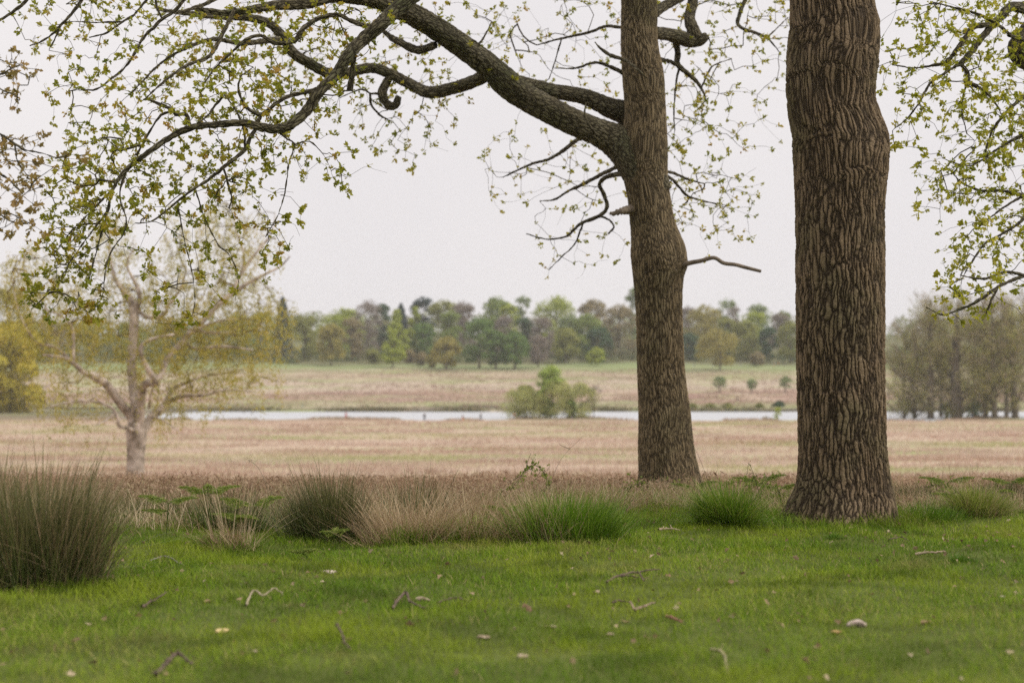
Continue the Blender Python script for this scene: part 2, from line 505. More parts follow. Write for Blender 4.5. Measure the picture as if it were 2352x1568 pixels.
LEAF_OAK = leaf_mat('young_oak_leaf', [(0, (.15, .19, .02, 1)), (.35, (.30, .31, .03, 1)), (.7, (.44, .39, .045, 1)), (.9, (.50, .33, .06, 1)), (1, (.38, .22, .08, 1))], .52)
LEAF_LIME = leaf_mat('bright_young_leaf', [(0, (.17, .20, .015, 1)), (.4, (.36, .37, .03, 1)), (.8, (.52, .47, .05, 1)), (1, (.56, .46, .08, 1))], .52)
LEAF_BRONZE = leaf_mat('bronze_young_leaf', [(0, (.16, .14, .04, 1)), (.4, (.30, .22, .07, 1)), (.8, (.42, .28, .10, 1)), (1, (.5, .33, .13, 1))], .5)
LEAF_WILLOW = leaf_mat('golden_willow_leaf', [(0, (.22, .23, .05, 1)), (.5, (.42, .37, .08, 1)), (1, (.56, .43, .12, 1))], .5)
GRASS = leaf_mat('lawn_grass', [(0, (.075, .145, .008, 1)), (.5, (.155, .26, .012, 1)), (.86, (.28, .36, .025, 1)), (.93, (.42, .35, .15, 1)), (1, (.5, .39, .2, 1))], .35, .8, patches=((1.0, .47, .60, (.27, .33, .02, 1), .7), (2.3, .52, .64, (.06, .105, .004, 1), .75), (1.5, .59, .71, (.34, .27, .11, 1), .5), (6.5, .60, .72, (.20, .14, .07, 1), .65)))
TUSS_GREEN = leaf_mat('tussock_green', [(0, (.07, .15, .010, 1)), (.6, (.15, .26, .018, 1)), (1, (.36, .36, .09, 1))], .35, .5)
TUSS_LIME = leaf_mat('tussock_lime', [(0, (.14, .2, .03, 1)), (.6, (.25, .3, .05, 1)), (1, (.4, .36, .13, 1))], .35, .5)
RUSH = leaf_mat('soft_rush', [(0, (.035, .055, .014, 1)), (.5, (.075, .11, .026, 1)), (.75, (.14, .16, .045, 1)), (.9, (.22, .17, .09, 1)), (1, (.34, .25, .15, 1))], .15, .45, tipcol=((.24, .17, .09, 1), .5))
STRAW = leaf_mat('straw', [(0, (.24, .15, .08, 1)), (.5, (.46, .34, .20, 1)), (1, (.66, .53, .36, 1))], .3, .6)
BRACKEN_DEAD = leaf_mat('dead_bracken', [(0, (.17, .10, .06, 1)), (.45, (.36, .23, .145, 1)), (.8, (.52, .38, .26, 1)), (.93, (.5, .4, .24, 1)), (1, (.2, .24, .06, 1))], .3, .8)
BRACKEN = leaf_mat('green_bracken', [(0, (.12, .18, .03, 1)), (.6, (.21, .27, .045, 1)), (1, (.33, .34, .09, 1))], .45, .5)
MEADOW = leaf_mat('meadow_straw', [(0, (.47, .335, .265, 1)), (.5, (.55, .415, .335, 1)), (.92, (.62, .495, .41, 1)), (1, (.42, .42, .2, 1))], .5, .8, patches=((.04, .50, .60, (.40, .43, .17, 1), .7), (.06, .48, .60, (.42, .275, .205, 1), .75), (.11, .52, .64, (.70, .58, .48, 1), .7), (.25, .58, .7, (.33, .22, .15, 1), .6)))

def ground_material():
    m, t, o = new_mat('ground_cover')
    gm = N_(t, "ShaderNodeNewGeometry")
    sx = N_(t, "ShaderNodeSeparateXYZ"); t.links.new(gm.outputs['Position'], sx.inputs[0])
    def nz(scale, det=4.0, sc_=(1, 1, 1), rough=.55):
        mp = N_(t, "ShaderNodeVectorMath", operation='MULTIPLY'); mp.inputs[1].default_value = sc_
        t.links.new(gm.outputs['Position'], mp.inputs[0])
        n = N_(t, "ShaderNodeTexNoise", i_Scale=scale, i_Detail=det, i_Roughness=rough)
        t.links.new(mp.outputs[0], n.inputs['Vector']); return n.outputs['Fac']
    far_n = math_(t, 'SUBTRACT', nz(.02, 4.0), .5)
    near_n = math_(t, 'SUBTRACT', nz(.5, 3.0), .5)
    off = math_(t, 'ADD', math_(t, 'MULTIPLY', far_n, math_(t, 'MULTIPLY', sx.outputs['Y'], .15)), math_(t, 'MULTIPLY', near_n, 1.6))
    yy = math_(t, 'DIVIDE', math_(t, 'ADD', sx.outputs['Y'], off), 1000.0, True)
    S = lambda y, c: (y / 1000., c + (1,))
    lawn = (.09, .11, .025); litter = (.24, .16, .105); tan = (.45, .345, .25); pink = (.42, .29, .21)
    pale = (.52, .42, .33); green = (.22, .27, .095); olive = (.25, .25, .12)
    base = ramp(t, yy, [S(0, lawn), S(15.6, lawn), S(16.6, litter), S(28, litter), S(40, tan), S(90, (.37, .31, .18)), S(130, tan), S(240, tan), S(292, pink), S(318, (.2, .15, .1)),
                        S(402, (.05, .045, .03)), S(417, (.06, .055, .035)), S(424, olive), S(441, (.27, .27, .14)), S(449, (.31, .20, .155)), S(488, (.33, .215, .165)), S(499, (.43, .34, .27)), S(523, (.42, .34, .26)),
                        S(532, (.29, .27, .15)), S(552, (.35, .27, .19)), S(572, (.28, .26, .15)), S(586, (.22, .26, .11)), S(606, (.21, .25, .11)), S(622, (.13, .13, .06)), S(1000, (.1, .11, .06))]).outputs[0]
    # patches of grass and of paler straw over the meadows
    inm = ramp(t, yy, [S(0, (0, 0, 0)), S(30, (0, 0, 0)), S(45, (1, 1, 1)), S(560, (1, 1, 1)), S(590, (.25, .25, .25))]).outputs[0]
    g1 = ramp(t, nz(.05, 6.0, (.6, 1.6, 1), .62), [(.50, (0, 0, 0, 1)), (.60, (.8,) * 3 + (1,))]).outputs[0]
    c = mixc(t, math_(t, 'MULTIPLY', g1, inm), base, (.27, .30, .12, 1))
    g2 = ramp(t, nz(.09, 6.0, (.5, 1.5, 1), .65), [(.50, (0, 0, 0, 1)), (.64, (.7,) * 3 + (1,))]).outputs[0]
    c = mixc(t, math_(t, 'MULTIPLY', g2, inm), c, (.54, .44, .33, 1))
    g3 = ramp(t, nz(.22, 6.0, (.5, 1.5, 1), .7), [(.54, (0, 0, 0, 1)), (.72, (.75,) * 3 + (1,))]).outputs[0]
    c = mixc(t, math_(t, 'MULTIPLY', g3, inm), c, (.24, .15, .10, 1))
    f1 = ramp(t, nz(2.5, 5.0), [(.35, (.72,) * 3 + (1,)), (.65, (1.15, 1.15, 1.15, 1))]).outputs[0]
    c = mixc(t, 1.0, c, f1, 'MULTIPLY')
    b = N_(t, "ShaderNodeBsdfPrincipled", i_Roughness=.95)
    b.inputs['Specular IOR Level'].default_value = .1
    t.links.new(c, b.inputs['Base Color'])
    bp = N_(t, "ShaderNodeBump", i_Strength=.5, i_Distance=.3)
    t.links.new(nz(.8, 6.0), bp.inputs['Height']); t.links.new(bp.outputs[0], b.inputs['Normal'])
    t.links.new(b.outputs[0], o.inputs['Surface'])
    return m

# ------------------------------------------------------------------ ground and pond
def build_ground():
    ys = np.concatenate([np.arange(-40, 4, 2.), np.arange(4, 22, .2), np.arange(22, 60, .7), np.arange(60, 290, 4.), np.arange(290, 350, .8), np.arange(350, 398, 4.), np.arange(398, 432, .7), np.arange(432, 700, 4.), np.geomspace(700, 7000, 40)])
    u = np.linspace(-1, 1, 321); u = np.sign(u) * np.abs(u) ** 1.25
    X = u[None, :] * (14 + .95 * np.clip(ys, 0, None))[:, None]
    Y = np.broadcast_to(ys[:, None], X.shape)
    Z = zg(X, Y)
    n, m = X.shape
    V = np.stack([X, Y, Z], -1).reshape(-1, 3)
    i = np.arange(n - 1)[:, None] * m; j = np.arange(m - 1)[None]
    Q = np.stack([i + j, i + j + 1, i + m + j + 1, i + m + j], -1).reshape(-1, 4)
    o = make_mesh('ground', V, [Q], ground_material(), smooth=True)
    tag(o, kind='structure', label='parkland ground: mown-looking lawn, tan meadow and rising slope beyond the pond')
    m_, t, oo = new_mat('pond_water')
    b = N_(t, "ShaderNodeBsdfPrincipled", i_Roughness=.42, i_IOR=1.33)
    b.inputs['Base Color'].default_value = (.42, .43, .45, 1)  # pale grey paints in part of the bright sky reflection
    b.inputs['Specular IOR Level'].default_value = .8
    gm = N_(t, "ShaderNodeNewGeometry")
    no = N_(t, "ShaderNodeTexNoise", i_Scale=1.6, i_Detail=3.0)
    t.links.new(gm.outputs['Position'], no.inputs['Vector'])
    bp = N_(t, "ShaderNodeBump", i_Strength=.25, i_Distance=.05)
    t.links.new(no.outputs['Fac'], bp.inputs['Height']); t.links.new(bp.outputs[0], b.inputs['Normal'])
    t.links.new(b.outputs[0], oo.inputs['Surface'])
    xs = np.linspace(-92, 330, 60); yy = np.linspace(296, 412, 20)
    Xw, Yw = np.meshgrid(xs, yy)
    V = np.stack([Xw, Yw, np.full_like(Xw, WATER_Z)], -1).reshape(-1, 3)
    m = 60; i = np.arange(19)[:, None] * m; j = np.arange(59)[None]
    Q = np.stack([i + j, i + j + 1, i + m + j + 1, i + m + j], -1).reshape(-1, 4)
    tag(make_mesh('pond', V, [Q], m_), kind='structure', label='long white pond reflecting the overcast sky, its paleness partly painted in')
build_ground()

# ------------------------------------------------------------------ haze
def build_haze():
    x0, x1, y0, y1, z0, z1 = -900, 900, -30, 1250, -12, 75
    V = np.array([(x, y, z) for x in (x0, x1) for y in (y0, y1) for z in (z0, z1)], float)
    Q = np.array([(0, 1, 3, 2), (4, 6, 7, 5), (0, 4, 5, 1), (2, 3, 7, 6), (0, 2, 6, 4), (1, 5, 7, 3)])
    m, t, o = new_mat('thin_haze')
    v = N_(t, "ShaderNodeVolumePrincipled")
    v.inputs['Color'].default_value = (.93, .94, .96, 1)
    v.inputs['Density'].default_value = .00015
    v.inputs['Anisotropy'].default_value = .2
    t.links.new(v.outputs[0], o.inputs['Volume'])
    tag(make_mesh('haze', V, [Q], m), kind='stuff', label='thin pale haze over the parkland')
HAZE = True
if HAZE: build_haze()

# ------------------------------------------------------------------ growing twigs towards leaf targets
class Grower:
    def __init__(s):
        s.pos = []; s.par = []; s.fix = []
        s.conn = []
    def trace(s, pts, step=.06):
        """pts rows x,y,z,r in world"""
        c = catmull(pts, step)
        base = len(s.pos)
        for k, p in enumerate(c):
            s.pos.append(p[:3]); s.par.append(base + k - 1 if k else -1); s.fix.append(p[3])
        return c
    def grow(s, targets, step=.09, wob=.09, sag=.05, r=rng, tipr=.0017, up=0.0, chunk=True):
        T = np.asarray(targets, float)
        P0 = np.array(s.pos)
        n0 = len(P0)
        dmin = np.array([((P0 - t) ** 2).sum(1).min() for t in T])
        order = np.argsort(dmin)
        cap = n0 + len(T) * 14
        pos = np.zeros((cap, 3)); pos[:n0] = P0
        tips = np.zeros(cap); par = np.full(cap, -1); par[:n0] = s.par
        n = n0; paths = []
        for ti in order:
            t = T[ti]
            d = pos[:n] - t
            dist = np.sqrt((d ** 2).sum(1))
            k = int(np.argmin(dist + .35 * np.maximum(0, -d[:, 2]) * (1 if up == 0 else 0)))
            a = pos[k]; L = np.linalg.norm(t - a)
            m = int(np.clip(L / step, 2, 12))
            q = np.linspace(0, 1, m + 1)[1:]
            off = r.normal(0, wob * L, 3)
            w1 = np.sin(np.pi * q)[:, None] * off + np.sin(2 * np.pi * q)[:, None] * r.normal(0, wob * .5 * L, 3)
            pth = a + (t - a) * q[:, None] + w1
            pth[:, 2] += np.sin(np.pi * q) * sag * L
            pth[-1] = t
            ids = list(range(n, n + m))
            pos[n:n + m] = pth; par[n] = k; par[n + 1:n + m] = ids[:-1]
            n += m
            paths.append([k] + ids)
            j = ids[-1]
            while j >= n0:
                tips[j] += 1; j = par[j]
        out = []
        dirs = np.zeros((len(T), 3))
        for ti, ids in zip(order, paths):
            rr = tipr * np.sqrt(np.maximum(tips[ids], 1))
            rr[0] = rr[1] if ids[0] < n0 else min(rr[0], rr[1] * 1.2)
            if ids[0] < n0: rr[0] = min(s.fix[ids[0]], rr[1] * 1.3)
            rr[-1] = min(rr[-1], tipr * 1.2) if tips[ids[-1]] <= 1 else rr[-1]
            out.append((pos[ids], rr))
            dirs[ti] = pos[ids[-1]] - pos[ids[-2]]
        return out, dirs

def grid_targets(x0, y0, cell, rows, k, depthf, r=rng):
    T = []
    for ry, row in enumerate(rows):
        for cx, ch in enumerate(row):
            if ch in '. ': continue
            v = int(ch) * k
            n = int(v) + (r.random() < v - int(v))
            for _ in range(n):
                x = x0 + (cx + r.random()) * cell; y = y0 + (ry + r.random()) * cell
                T.append(P(x, y, depthf(x, y)))
    return T

def W(rows):
    """rows x,y,d,halfwidth(px) -> world x,y,z,r"""
    return np.array([np.append(P(x, y, d), h * d / F) for x, y, d, h in rows])

# ------------------------------------------------------------------ right oak (nearest trunk)
def lumpy(seed, amp, knots=(), flare=None):
    rr = np.random.default_rng(abs(seed))
    ph = rr.uniform(0, 6.28, 12); fr = rr.uniform(.4, 2.2, 12); kk = rr.integers(1, 6, 12); am = rr.uniform(.3, 1, 12)
    def f(R, th, L, path):
        q = np.zeros_like(R)
        for p_, f_, k_, a_ in zip(ph, fr, kk, am):
            q += a_ * np.sin(k_ * th[None] + p_ + f_ * L[:, None])
        R = R * (1 + amp * q / 4)
        for (kz, kth, kr, kh) in knots:
            dz = path[:, 2][:, None] - kz
            dth = (np.angle(np.exp(1j * (th - kth)))[None]) * R
            d2 = (dz ** 2 + dth ** 2) / kr ** 2
            R = R + kh * np.exp(-d2)
        if flare is not None:
            z0, h, a_ = flare
            e_ = np.exp(-np.clip(path[:, 2] - z0, 0, None) / h)[:, None]
            R = R * (1 + a_ * e_ * (.45 + .55 * np.cos(5 * th[None] + 1.0 + .3 * np.sin(2 * th[None]))))
        return R
    return f

def burrs(knots, creases):
    def f(bc, th, L, path, rad):
        bc = bc.copy()
        tang = np.stack([-np.sin(th), np.cos(th)], -1)[None]
        for kz, kth, kr, kk in knots:
            dz = path[:, 2][:, None] - kz
            dt = np.angle(np.exp(1j * (th - kth)))[None] * rad[:, None]
            d_ = np.sqrt(dz ** 2 + dt ** 2) / kr
            w_ = np.exp(-d_ ** 2)
            bc[..., 2] += w_ * dz * kk * 2.2
            bc[..., :2] += (w_ * dt * kk * .55)[..., None] * tang
            bc[..., 2] += .35 * w_ * np.abs(dt)
        for cz, ca, cw in creases:
            zz = path[:, 2][:, None] - cz - .03 * np.sin(th * 2 + ca)[None] - .015 * np.sin(th * 5 + ca)[None]
            m_ = .5 + .5 * np.sin(th + ca)[None]
            bc[..., 2] += .13 * np.tanh(zz / cw) * m_ ** 2
            bc[..., :2] += (.012 * np.tanh(zz / cw) * m_)[..., None] * tang
        return bc
    return f

def oak_near():
    d = 12.7
    ctr = [(1911, -420, 88), (1911, -200, 92), (1911, 0, 97), (1917, 68, 104), (1912, 113, 104), (1907, 171, 102), (1909, 239, 101), (1919, 290, 102), (1926, 331, 107.5), (1929, 400, 105), (1929, 478, 102.5),
           (1930, 600, 101.5), (1931, 800, 101), (1933, 950, 100.5), (1935, 1050, 101.5), (1937, 1100, 106), (1936, 1140, 113), (1933, 1170, 121), (1931, 1192, 130), (1930, 1215, 142)]
    pts = W([(x, y, d, h) for x, y, h in ctr])[::-1]
    base = np.array([pts[0, 0], d, float(zg(pts[0, 0], d))])
    root = thing('oak_tree', base, 'thickest oak trunk, nearest, with deeply furrowed bark, standing in short grass', 'tree')
    c = catmull(pts, .011)
    ff = lumpy(3, .025, knots=((4.06, .1, .17, .045), (4.05, 1.5, .25, .03), (3.55, -.3, .2, .02), (3.3, 1.45, .3, .035), (3.1, .3, .22, .025)), flare=(base[2], .26, .17))
    g = Geo()
    tube(g, c[:, :3], c[:, 3] * .975, 330, rfun=ff, cap=False,
         bcfun=burrs([(4.17, .35, .12, 1.1), (4.25, -.9, .16, .8), (3.62, .0, .11, .7), (3.45, -.75, .2, .6), (3.28, 1.2, .2, .9), (3.32, .15, .1, .8), (2.4, .5, .09, .5), (1.1, -.5, .1, .5)], [(3.02, .6, .02), (3.93, 2.5, .03)]))
    g.build('trunk', BARK_NEAR, root, loc=base, smooth=True)
    # crown high above, out of the picture: limbs and foliage
    g = Geo(); gl = Geo()
    top = pts[-1, :3]
    gr = Grower()
    r2 = np.random.default_rng(77)
    for k in range(9):
        az = k * 2.4 + .4; L = r2.uniform(2.5, 4.5)
        a = top + [0, 0, -.1 * k * .3]
        q = np.array([[a[0], a[1], a[2], .16], [a[0] + .5 * L * math.cos(az), a[1] + .5 * L * math.sin(az), a[2] + .45 * L, .1], [a[0] + L * math.cos(az), a[1] + L * math.sin(az), a[2] + .62 * L, .04]])
        cc = gr.trace(q, .3); tube(g, cc[:, :3], cc[:, 3], 10)
    tg = []
    while len(tg) < 420:
        v = r2.normal(size=3); v /= np.linalg.norm(v); v *= r2.uniform(.5, 1) * np.array([5., 5., 2.6])
        if v[2] > -1.2: tg.append(top + v + [0, 0, 3.2])
    pths, dirs = gr.grow(tg, .4, r=r2, tipr=.004)
    for p_, r_ in pths: tube(g, p_, r_, 4)
    leaf_clusters(gl, np.array(tg), dirs, np.full(len(tg), .16), 6, r2)
    g.build('branches', BARK_TWIG, root, loc=base)
    gl.build('crown', LEAF_OAK, root, loc=base)
oak_near()

# ------------------------------------------------------------------ middle oak with the long limbs
def D_leaf(gr_pts, gr_d, sd, back=0.0):
    pp = np.asarray(gr_pts); dd = np.asarray(gr_d)
    def f(x, y):
        i = np.argsort(((pp - [x, y]) ** 2).sum(1))[:6]
        return float(dd[random.choice(list(i))] + random.gauss(back, sd))
    return f

def oak_mid():
    d = 17.0
    ctr = [(1462, -420, 36), (1464, -200, 38), (1466, -60, 40), (1468, 0, 42), (1469, 100, 43.5), (1478, 180, 49), (1483, 260, 48), (1481, 330, 54), (1483, 400, 52), (1490, 450, 50), (1500, 520, 53), (1510, 570, 63),
           (1512, 600, 63), (1512, 640, 58), (1514, 720, 54), (1518, 850, 55), (1526, 950, 60), (1530, 1030, 65), (1536, 1080, 69), (1539, 1110, 75), (1541, 1130, 84), (1541, 1150, 92)]
    pts = W([(x, y, d, h) for x, y, h in ctr])[::-1]
    base = np.array([pts[0, 0], d, float(zg(pts[0, 0], d))])
    root = thing('oak_tree', base, 'slimmer oak with long limbs sweeping up left, beside the thick trunk', 'tree')
    c = catmull(pts, .016)
    g = Geo()
    tube(g, c[:, :3], c[:, 3] * .985, 220, rfun=lumpy(8, .03, knots=((2.62, 1.5, .13, .03), (4.05, -1.4, .2, .03), (1.6, .3, .2, .015)), flare=(base[2], .2, .12)), cap=False,
         bcfun=burrs([(2.62, 1.0, .16, 1.2), (2.75, -.3, .13, 1.0), (3.75, -.3, .2, 1.0), (4.6, .2, .14, 1.1), (1.5, .1, .1, .8)], [(2.5, .4, .02), (4.9, 1.0, .02)]))
    g.build('trunk', BARK_MID, root, loc=base, smooth=True)
    gr = Grower()
    nodes2, nodesd = [], []
    def limb(rows, name=None, mat=BARK_LIMB, seg=26, step=.03, amp=.06, add=True, gg=None):
        w_ = W(rows)
        cc = gr.trace(w_, .06) if add else catmull(w_, .06)
        c2 = catmull(w_, step)
        g_ = gg or Geo()
        tube(g_, c2[:, :3], c2[:, 3], seg, rfun=lumpy(len(rows) * 7 + int(rows[0][0]), amp))
        if add:
            q = proj(cc[:, :3])
            nodes2.extend(q.tolist()); nodesd.extend(cc[:, 1].tolist())
        if gg is None:
            return g_.build(name, mat, root, loc=base, smooth=True)
    # A: the big lower limb
    limb([(1502, 450, 17, 44), (1478, 398, 17, 49), (1448, 354, 17, 47), (1412, 323, 17, 40), (1370, 303, 16.9, 33), (1300, 273, 16.8, 32), (1200, 219, 16.6, 32), (1160, 188, 16.5, 33), (1120, 150, 16.4, 29), (1060, 105, 16.2, 27), (1000, 64, 16, 26),
          (950, 35, 15.8, 25), (900, 12, 15.6, 23), (850, -5, 15.4, 21), (770, -10, 15.2, 17), (700, 8, 15, 14), (640, 12, 14.8, 12), (580, 22, 14.6, 9), (520, 30, 14.4, 7), (450, 20, 14.2, 5)], 'limb', seg=60, step=.02)
    # B: the upper limb that joins it
    limb([(1492, 345, 17.2, 34), (1468, 292, 17.2, 33), (1440, 262, 17.2, 28), (1400, 247, 17.15, 23), (1340, 222, 17.1, 18), (1265, 209, 17, 17), (1205, 192, 16.8, 15), (1160, 178, 16.6, 12)], 'limb', seg=44, step=.02)
    # C: branch leaving A below, looping left
    limb([(1135, 160, 16.5, 16), (1095, 184, 16.7, 15), (1040, 203, 16.9, 14), (985, 212, 17, 14), (940, 192, 17.1, 13), (890, 167, 17.1, 12), (850, 156, 17.1, 12), (800, 166, 17, 12), (755, 168, 16.9, 12), (710, 145, 16.8, 12), (672, 120, 16.7, 12),
          (650, 85, 16.6, 11), (615, 52, 16.5, 10), (560, 40, 16.4, 9), (500, 38, 16.2, 8), (420, 30, 16, 6), (360, 22, 15.8, 4)], 'limb', seg=30, step=.03)
    # D: foreground limb arching down to the left; springs from high on the trunk, above the picture
    limb([(1468, -330, 17, 26), (1300, -300, 15.3, 25), (1120, -170, 13.6, 23), (1010, -70, 12.8, 21), (945, -8, 12.5, 19), (905, 28, 12.4, 17), (870, 60, 12.3, 16), (838, 88, 12.3, 15), (802, 125, 12.2, 14), (772, 172, 12.2, 13), (732, 213, 12.1, 12.5), (708, 250, 12.1, 12), (672, 284, 12, 11.5),
          (640, 296, 12, 11), (605, 293, 12, 10), (560, 283, 11.9, 8.5), (500, 286, 11.9, 8), (440, 293, 11.8, 7.5), (390, 316, 11.8, 7), (340, 350, 11.7, 6.5), (292, 388, 11.7, 5.5), (262, 430, 11.6, 4), (243, 500, 11.6, 3), (222, 575, 11.6, 2.2), (205, 640, 11.6, 1.6)], 'limb', seg=36, step=.02)
    gb = Geo()
    B = lambda rows, seg=12, step=.04: limb(rows, 'branch', seg=seg, step=step)
    # knotted stub hanging from C
    B([(905, 165, 17.1, 9), (886, 192, 17.1, 10), (878, 215, 17.1, 11), (890, 240, 17.1, 10), (908, 242, 17.1, 9), (915, 222, 17.1, 8)], 14)
    B([(1001, 103, 16, 9), (960, 115, 16.1, 10), (922, 99, 16.2, 9), (895, 84, 16.3, 7), (870, 60, 16.3, 4)], 14)
    B([(820, 92, 12.3, 6), (813, 130, 12.4, 6), (808, 175, 12.5, 7), (803, 208, 12.5, 7)], 12)
    B([(870, 62, 12.3, 7), (840, 60, 12.4, 6), (800, 46, 12.5, 5.5), (776, 34, 12.5, 5.5), (728, 44, 12.5, 5.5), (694, 68, 12.4, 6), (677, 93, 12.4, 6), (632, 99, 12.4, 5), (598, 82, 12.3, 4.5), (564, 92, 12.2, 4), (533, 120, 12.2, 3.5), (500, 150, 12.1, 3), (470, 190, 12, 2)])
    B([(728, 205, 12.1, 6), (700, 213, 12.1, 5.5), (667, 220, 12.1, 5), (632, 239, 12, 5), (601, 263, 12, 5), (574, 253, 12, 4), (557, 232, 12, 3.5), (547, 203, 11.9, 3), (552, 175, 11.9, 2)])
    B([(600, 263, 12, 5), (592, 280, 12, 5), (580, 292, 12, 5)])
    B([(437, 292, 11.8, 4.5), (427, 264, 11.8, 5), (404, 264, 11.8, 4.5), (398, 252, 11.8, 4), (385, 247, 11.7, 4), (345, 230, 11.7, 3)])
    B([(398, 254, 11.8, 3), (370, 265, 11.8, 3), (345, 300, 11.8, 3), (320, 345, 11.8, 3), (314, 357, 11.8, 3)])
    B([(590, 293, 12, 5), (574, 318, 11.9, 5), (562, 345, 11.9, 5), (525, 375, 11.8, 4.5), (485, 408, 11.8, 4), (440, 438, 11.7, 3.2), (398, 470, 11.7, 2.6), (350, 508, 11.7, 2), (310, 512, 11.7, 1.5)])
    B([(513, 385, 11.8, 2.5), (522, 415, 11.8, 2.5), (532, 455, 11.8, 2.5), (526, 478, 11.8, 2.2)])
    B([(562, 345, 11.9, 3), (560, 300, 11.9, 3), (540, 250, 11.9, 2.5), (515, 218, 11.9, 2.2)])
    B([(643, 305, 12, 2.6), (660, 320, 12, 2.4), (677, 332, 12, 2.2), (663, 376, 12, 1.9), (656, 434, 12, 1.7), (640, 490, 12, 1.5), (610, 545, 11.9, 1.3)])
    B([(677, 332, 12, 1.8), (711, 325, 12, 1.7), (740, 352, 12, 1.5), (757, 383, 12, 1.3), (762, 400, 12, 1)])
    B([(513, 220, 11.9, 3), (490, 248, 11.9, 2.8), (478, 264, 11.8, 2.5), (444, 292, 11.8, 2.5)])
    B([(450, 440, 11.8, 1.8), (470, 500, 11.8, 1.8), (500, 560, 11.8, 1.7), (530, 590, 11.7, 1.5), (548, 640, 11.7, 1.2), (540, 690, 11.7, 1)])
    B([(410, 480, 11.8, 1.6), (425, 560, 11.8, 1.6), (440, 620, 11.8, 1.4), (448, 690, 11.8, 1.2), (440, 730, 11.8, 1)])
    B([(290, 390, 11.7, 3), (275, 450, 11.6, 2.5), (290, 520, 11.6, 2), (250, 590, 11.6, 1.8), (235, 680, 11.6, 1.2)])
    B([(262, 430, 11.6, 2.5), (215, 480, 11.6, 2.2), (165, 530, 11.5, 1.8), (120, 590, 11.5, 1.4)])
    B([(250, 480, 11.6, 2), (190, 560, 11.6, 1.8), (150, 620, 11.6, 1.4), (130, 670, 11.6, 1)])
    # upper left branches
    B([(450, -40, 13, 4), (407, 20, 13, 4), (373, 44, 13, 4), (352, 65, 13, 3.8), (328, 89, 13, 3.6), (294, 147, 13, 3), (256, 181, 13, 2.6), (222, 205, 13, 2.2), (174, 207, 13, 1.6)])
    B([(600, -60, 14, 6), (480, 5, 13.6, 5), (407, 31, 13.3, 4)])
    B([(345, -10, 13.6, 2.6), (308, 34, 13.6, 3), (280, 51, 13.6, 3), (246, 75, 13.6, 2.4), (205, 87, 13.6, 1.6)])
    B([(280, 50, 13.6, 2), (220, 52, 13.6, 2), (170, 50, 13.6, 1.5), (120, 60, 13.6, 1)])
    B([(210, -40, 13.8, 4), (180, 12, 13.8, 4), (147, 51, 13.8, 3.6), (120, 79, 13.8, 2.6), (90, 98, 13.8, 2.2), (68, 106, 13.8, 1.5)])
    B([(137, 64, 13.8, 2.2), (125, 92, 13.8, 1.8), (113, 113, 13.8, 1.2)])
    B([(90, -30, 13.8, 4), (50, 12, 13.8, 4), (20, 34, 13.8, 3.6), (-20, 60, 13.8, 3)])
    B([(540, 20, 14.4, 5), (510, 80, 14.2, 5), (480, 130, 14, 4.5), (430, 150, 13.8, 4), (380, 185, 13.6, 3), (330, 230, 13.4, 2)])
    B([(640, 90, 16, 7), (600, 95, 15.6, 7), (550, 100, 15.2, 6), (490, 90, 15, 5), (430, 110, 14.8, 4), (370, 145, 14.6, 3), (300, 215, 14.4, 2)])
    B([(355, -10, 14, 3), (362, 20, 14, 3), (373, 44, 14, 3)])
    gr_main_nodes = len(gr.pos)
    # branches behind the trunk, left side
    B([(1360, 310, 17, 6), (1325, 322, 17.8, 5), (1295, 345, 18.3, 4.5), (1260, 366, 18.6, 3.6), (1223, 376, 18.8, 3), (1155, 407, 19, 1.6)])
    B([(1440, 372, 17.2, 5), (1418, 383, 17.6, 5), (1377, 403, 18, 4.5), (1332, 427, 18.3, 4), (1308, 437, 18.5, 3), (1274, 458, 18.7, 2.4), (1240, 462, 18.8, 1.5)])
    B([(1450, 398, 17.1, 6), (1420, 400, 17.4, 6), (1390, 408, 17.6, 5.5), (1377, 424, 17.7, 5), (1387, 446, 17.8, 5), (1394, 476, 17.8, 4.5), (1377, 496, 17.9, 4.5), (1336, 512, 18, 4), (1318, 528, 18.1, 3.4), (1298, 544, 18.2, 2.8), (1254, 549, 18.3, 2), (1209, 537, 18.4, 1.3)])
    B([(1377, 496, 17.9, 3), (1400, 505, 17.9, 2.6), (1410, 522, 17.9, 2.4), (1397, 537, 17.9, 2.4)])
    B([(1340, 512, 18, 2.4), (1320, 560, 18.1, 2), (1290, 590, 18.1, 1.6), (1260, 620, 18.2, 1.2)])
    B([(1440, 65, 17.1, 4), (1390, 61, 17.4, 3.6), (1356, 74, 17.6, 3.4), (1288, 89, 17.9, 2.6), (1233, 104, 18.2, 1.6)])
    B([(1290, 89, 17.9, 2), (1275, 140, 18, 1.8), (1262, 180, 18, 1.2)])
    B([(1440, 172, 17, 6), (1405, 155, 17, 4.5), (1366, 144, 17, 3.4), (1322, 157, 17.1, 2.4), (1274, 157, 17.2, 1.4)])
    B([(1440, 140, 16.7, 4.5), (1400, 126, 16.6, 4.5), (1380, 112, 16.6, 3.4), (1366, 97, 16.6, 1.8)])
    B([(1438, 138, 16.55, 4), (1462, 157, 16.3, 3.2), (1475, 170, 16.25, 2.6), (1488, 181, 16.25, 1.5)])
    B([(1372, 312, 16.5, 4), (1356, 292, 16.4, 3.4), (1343, 268, 16.4, 3), (1346, 236, 16.4, 1.8)])
    B([(1112, 131, 16.4, 5), (1094, 118, 16.2, 4.5), (1092, 97, 16.2, 4), (1066, 91, 16.1, 3.4), (1045, 79, 16, 2.2)])
    B([(1094, 110, 16.2, 3), (1115, 80, 16.3, 2.4), (1130, 50, 16.4, 1.6)])
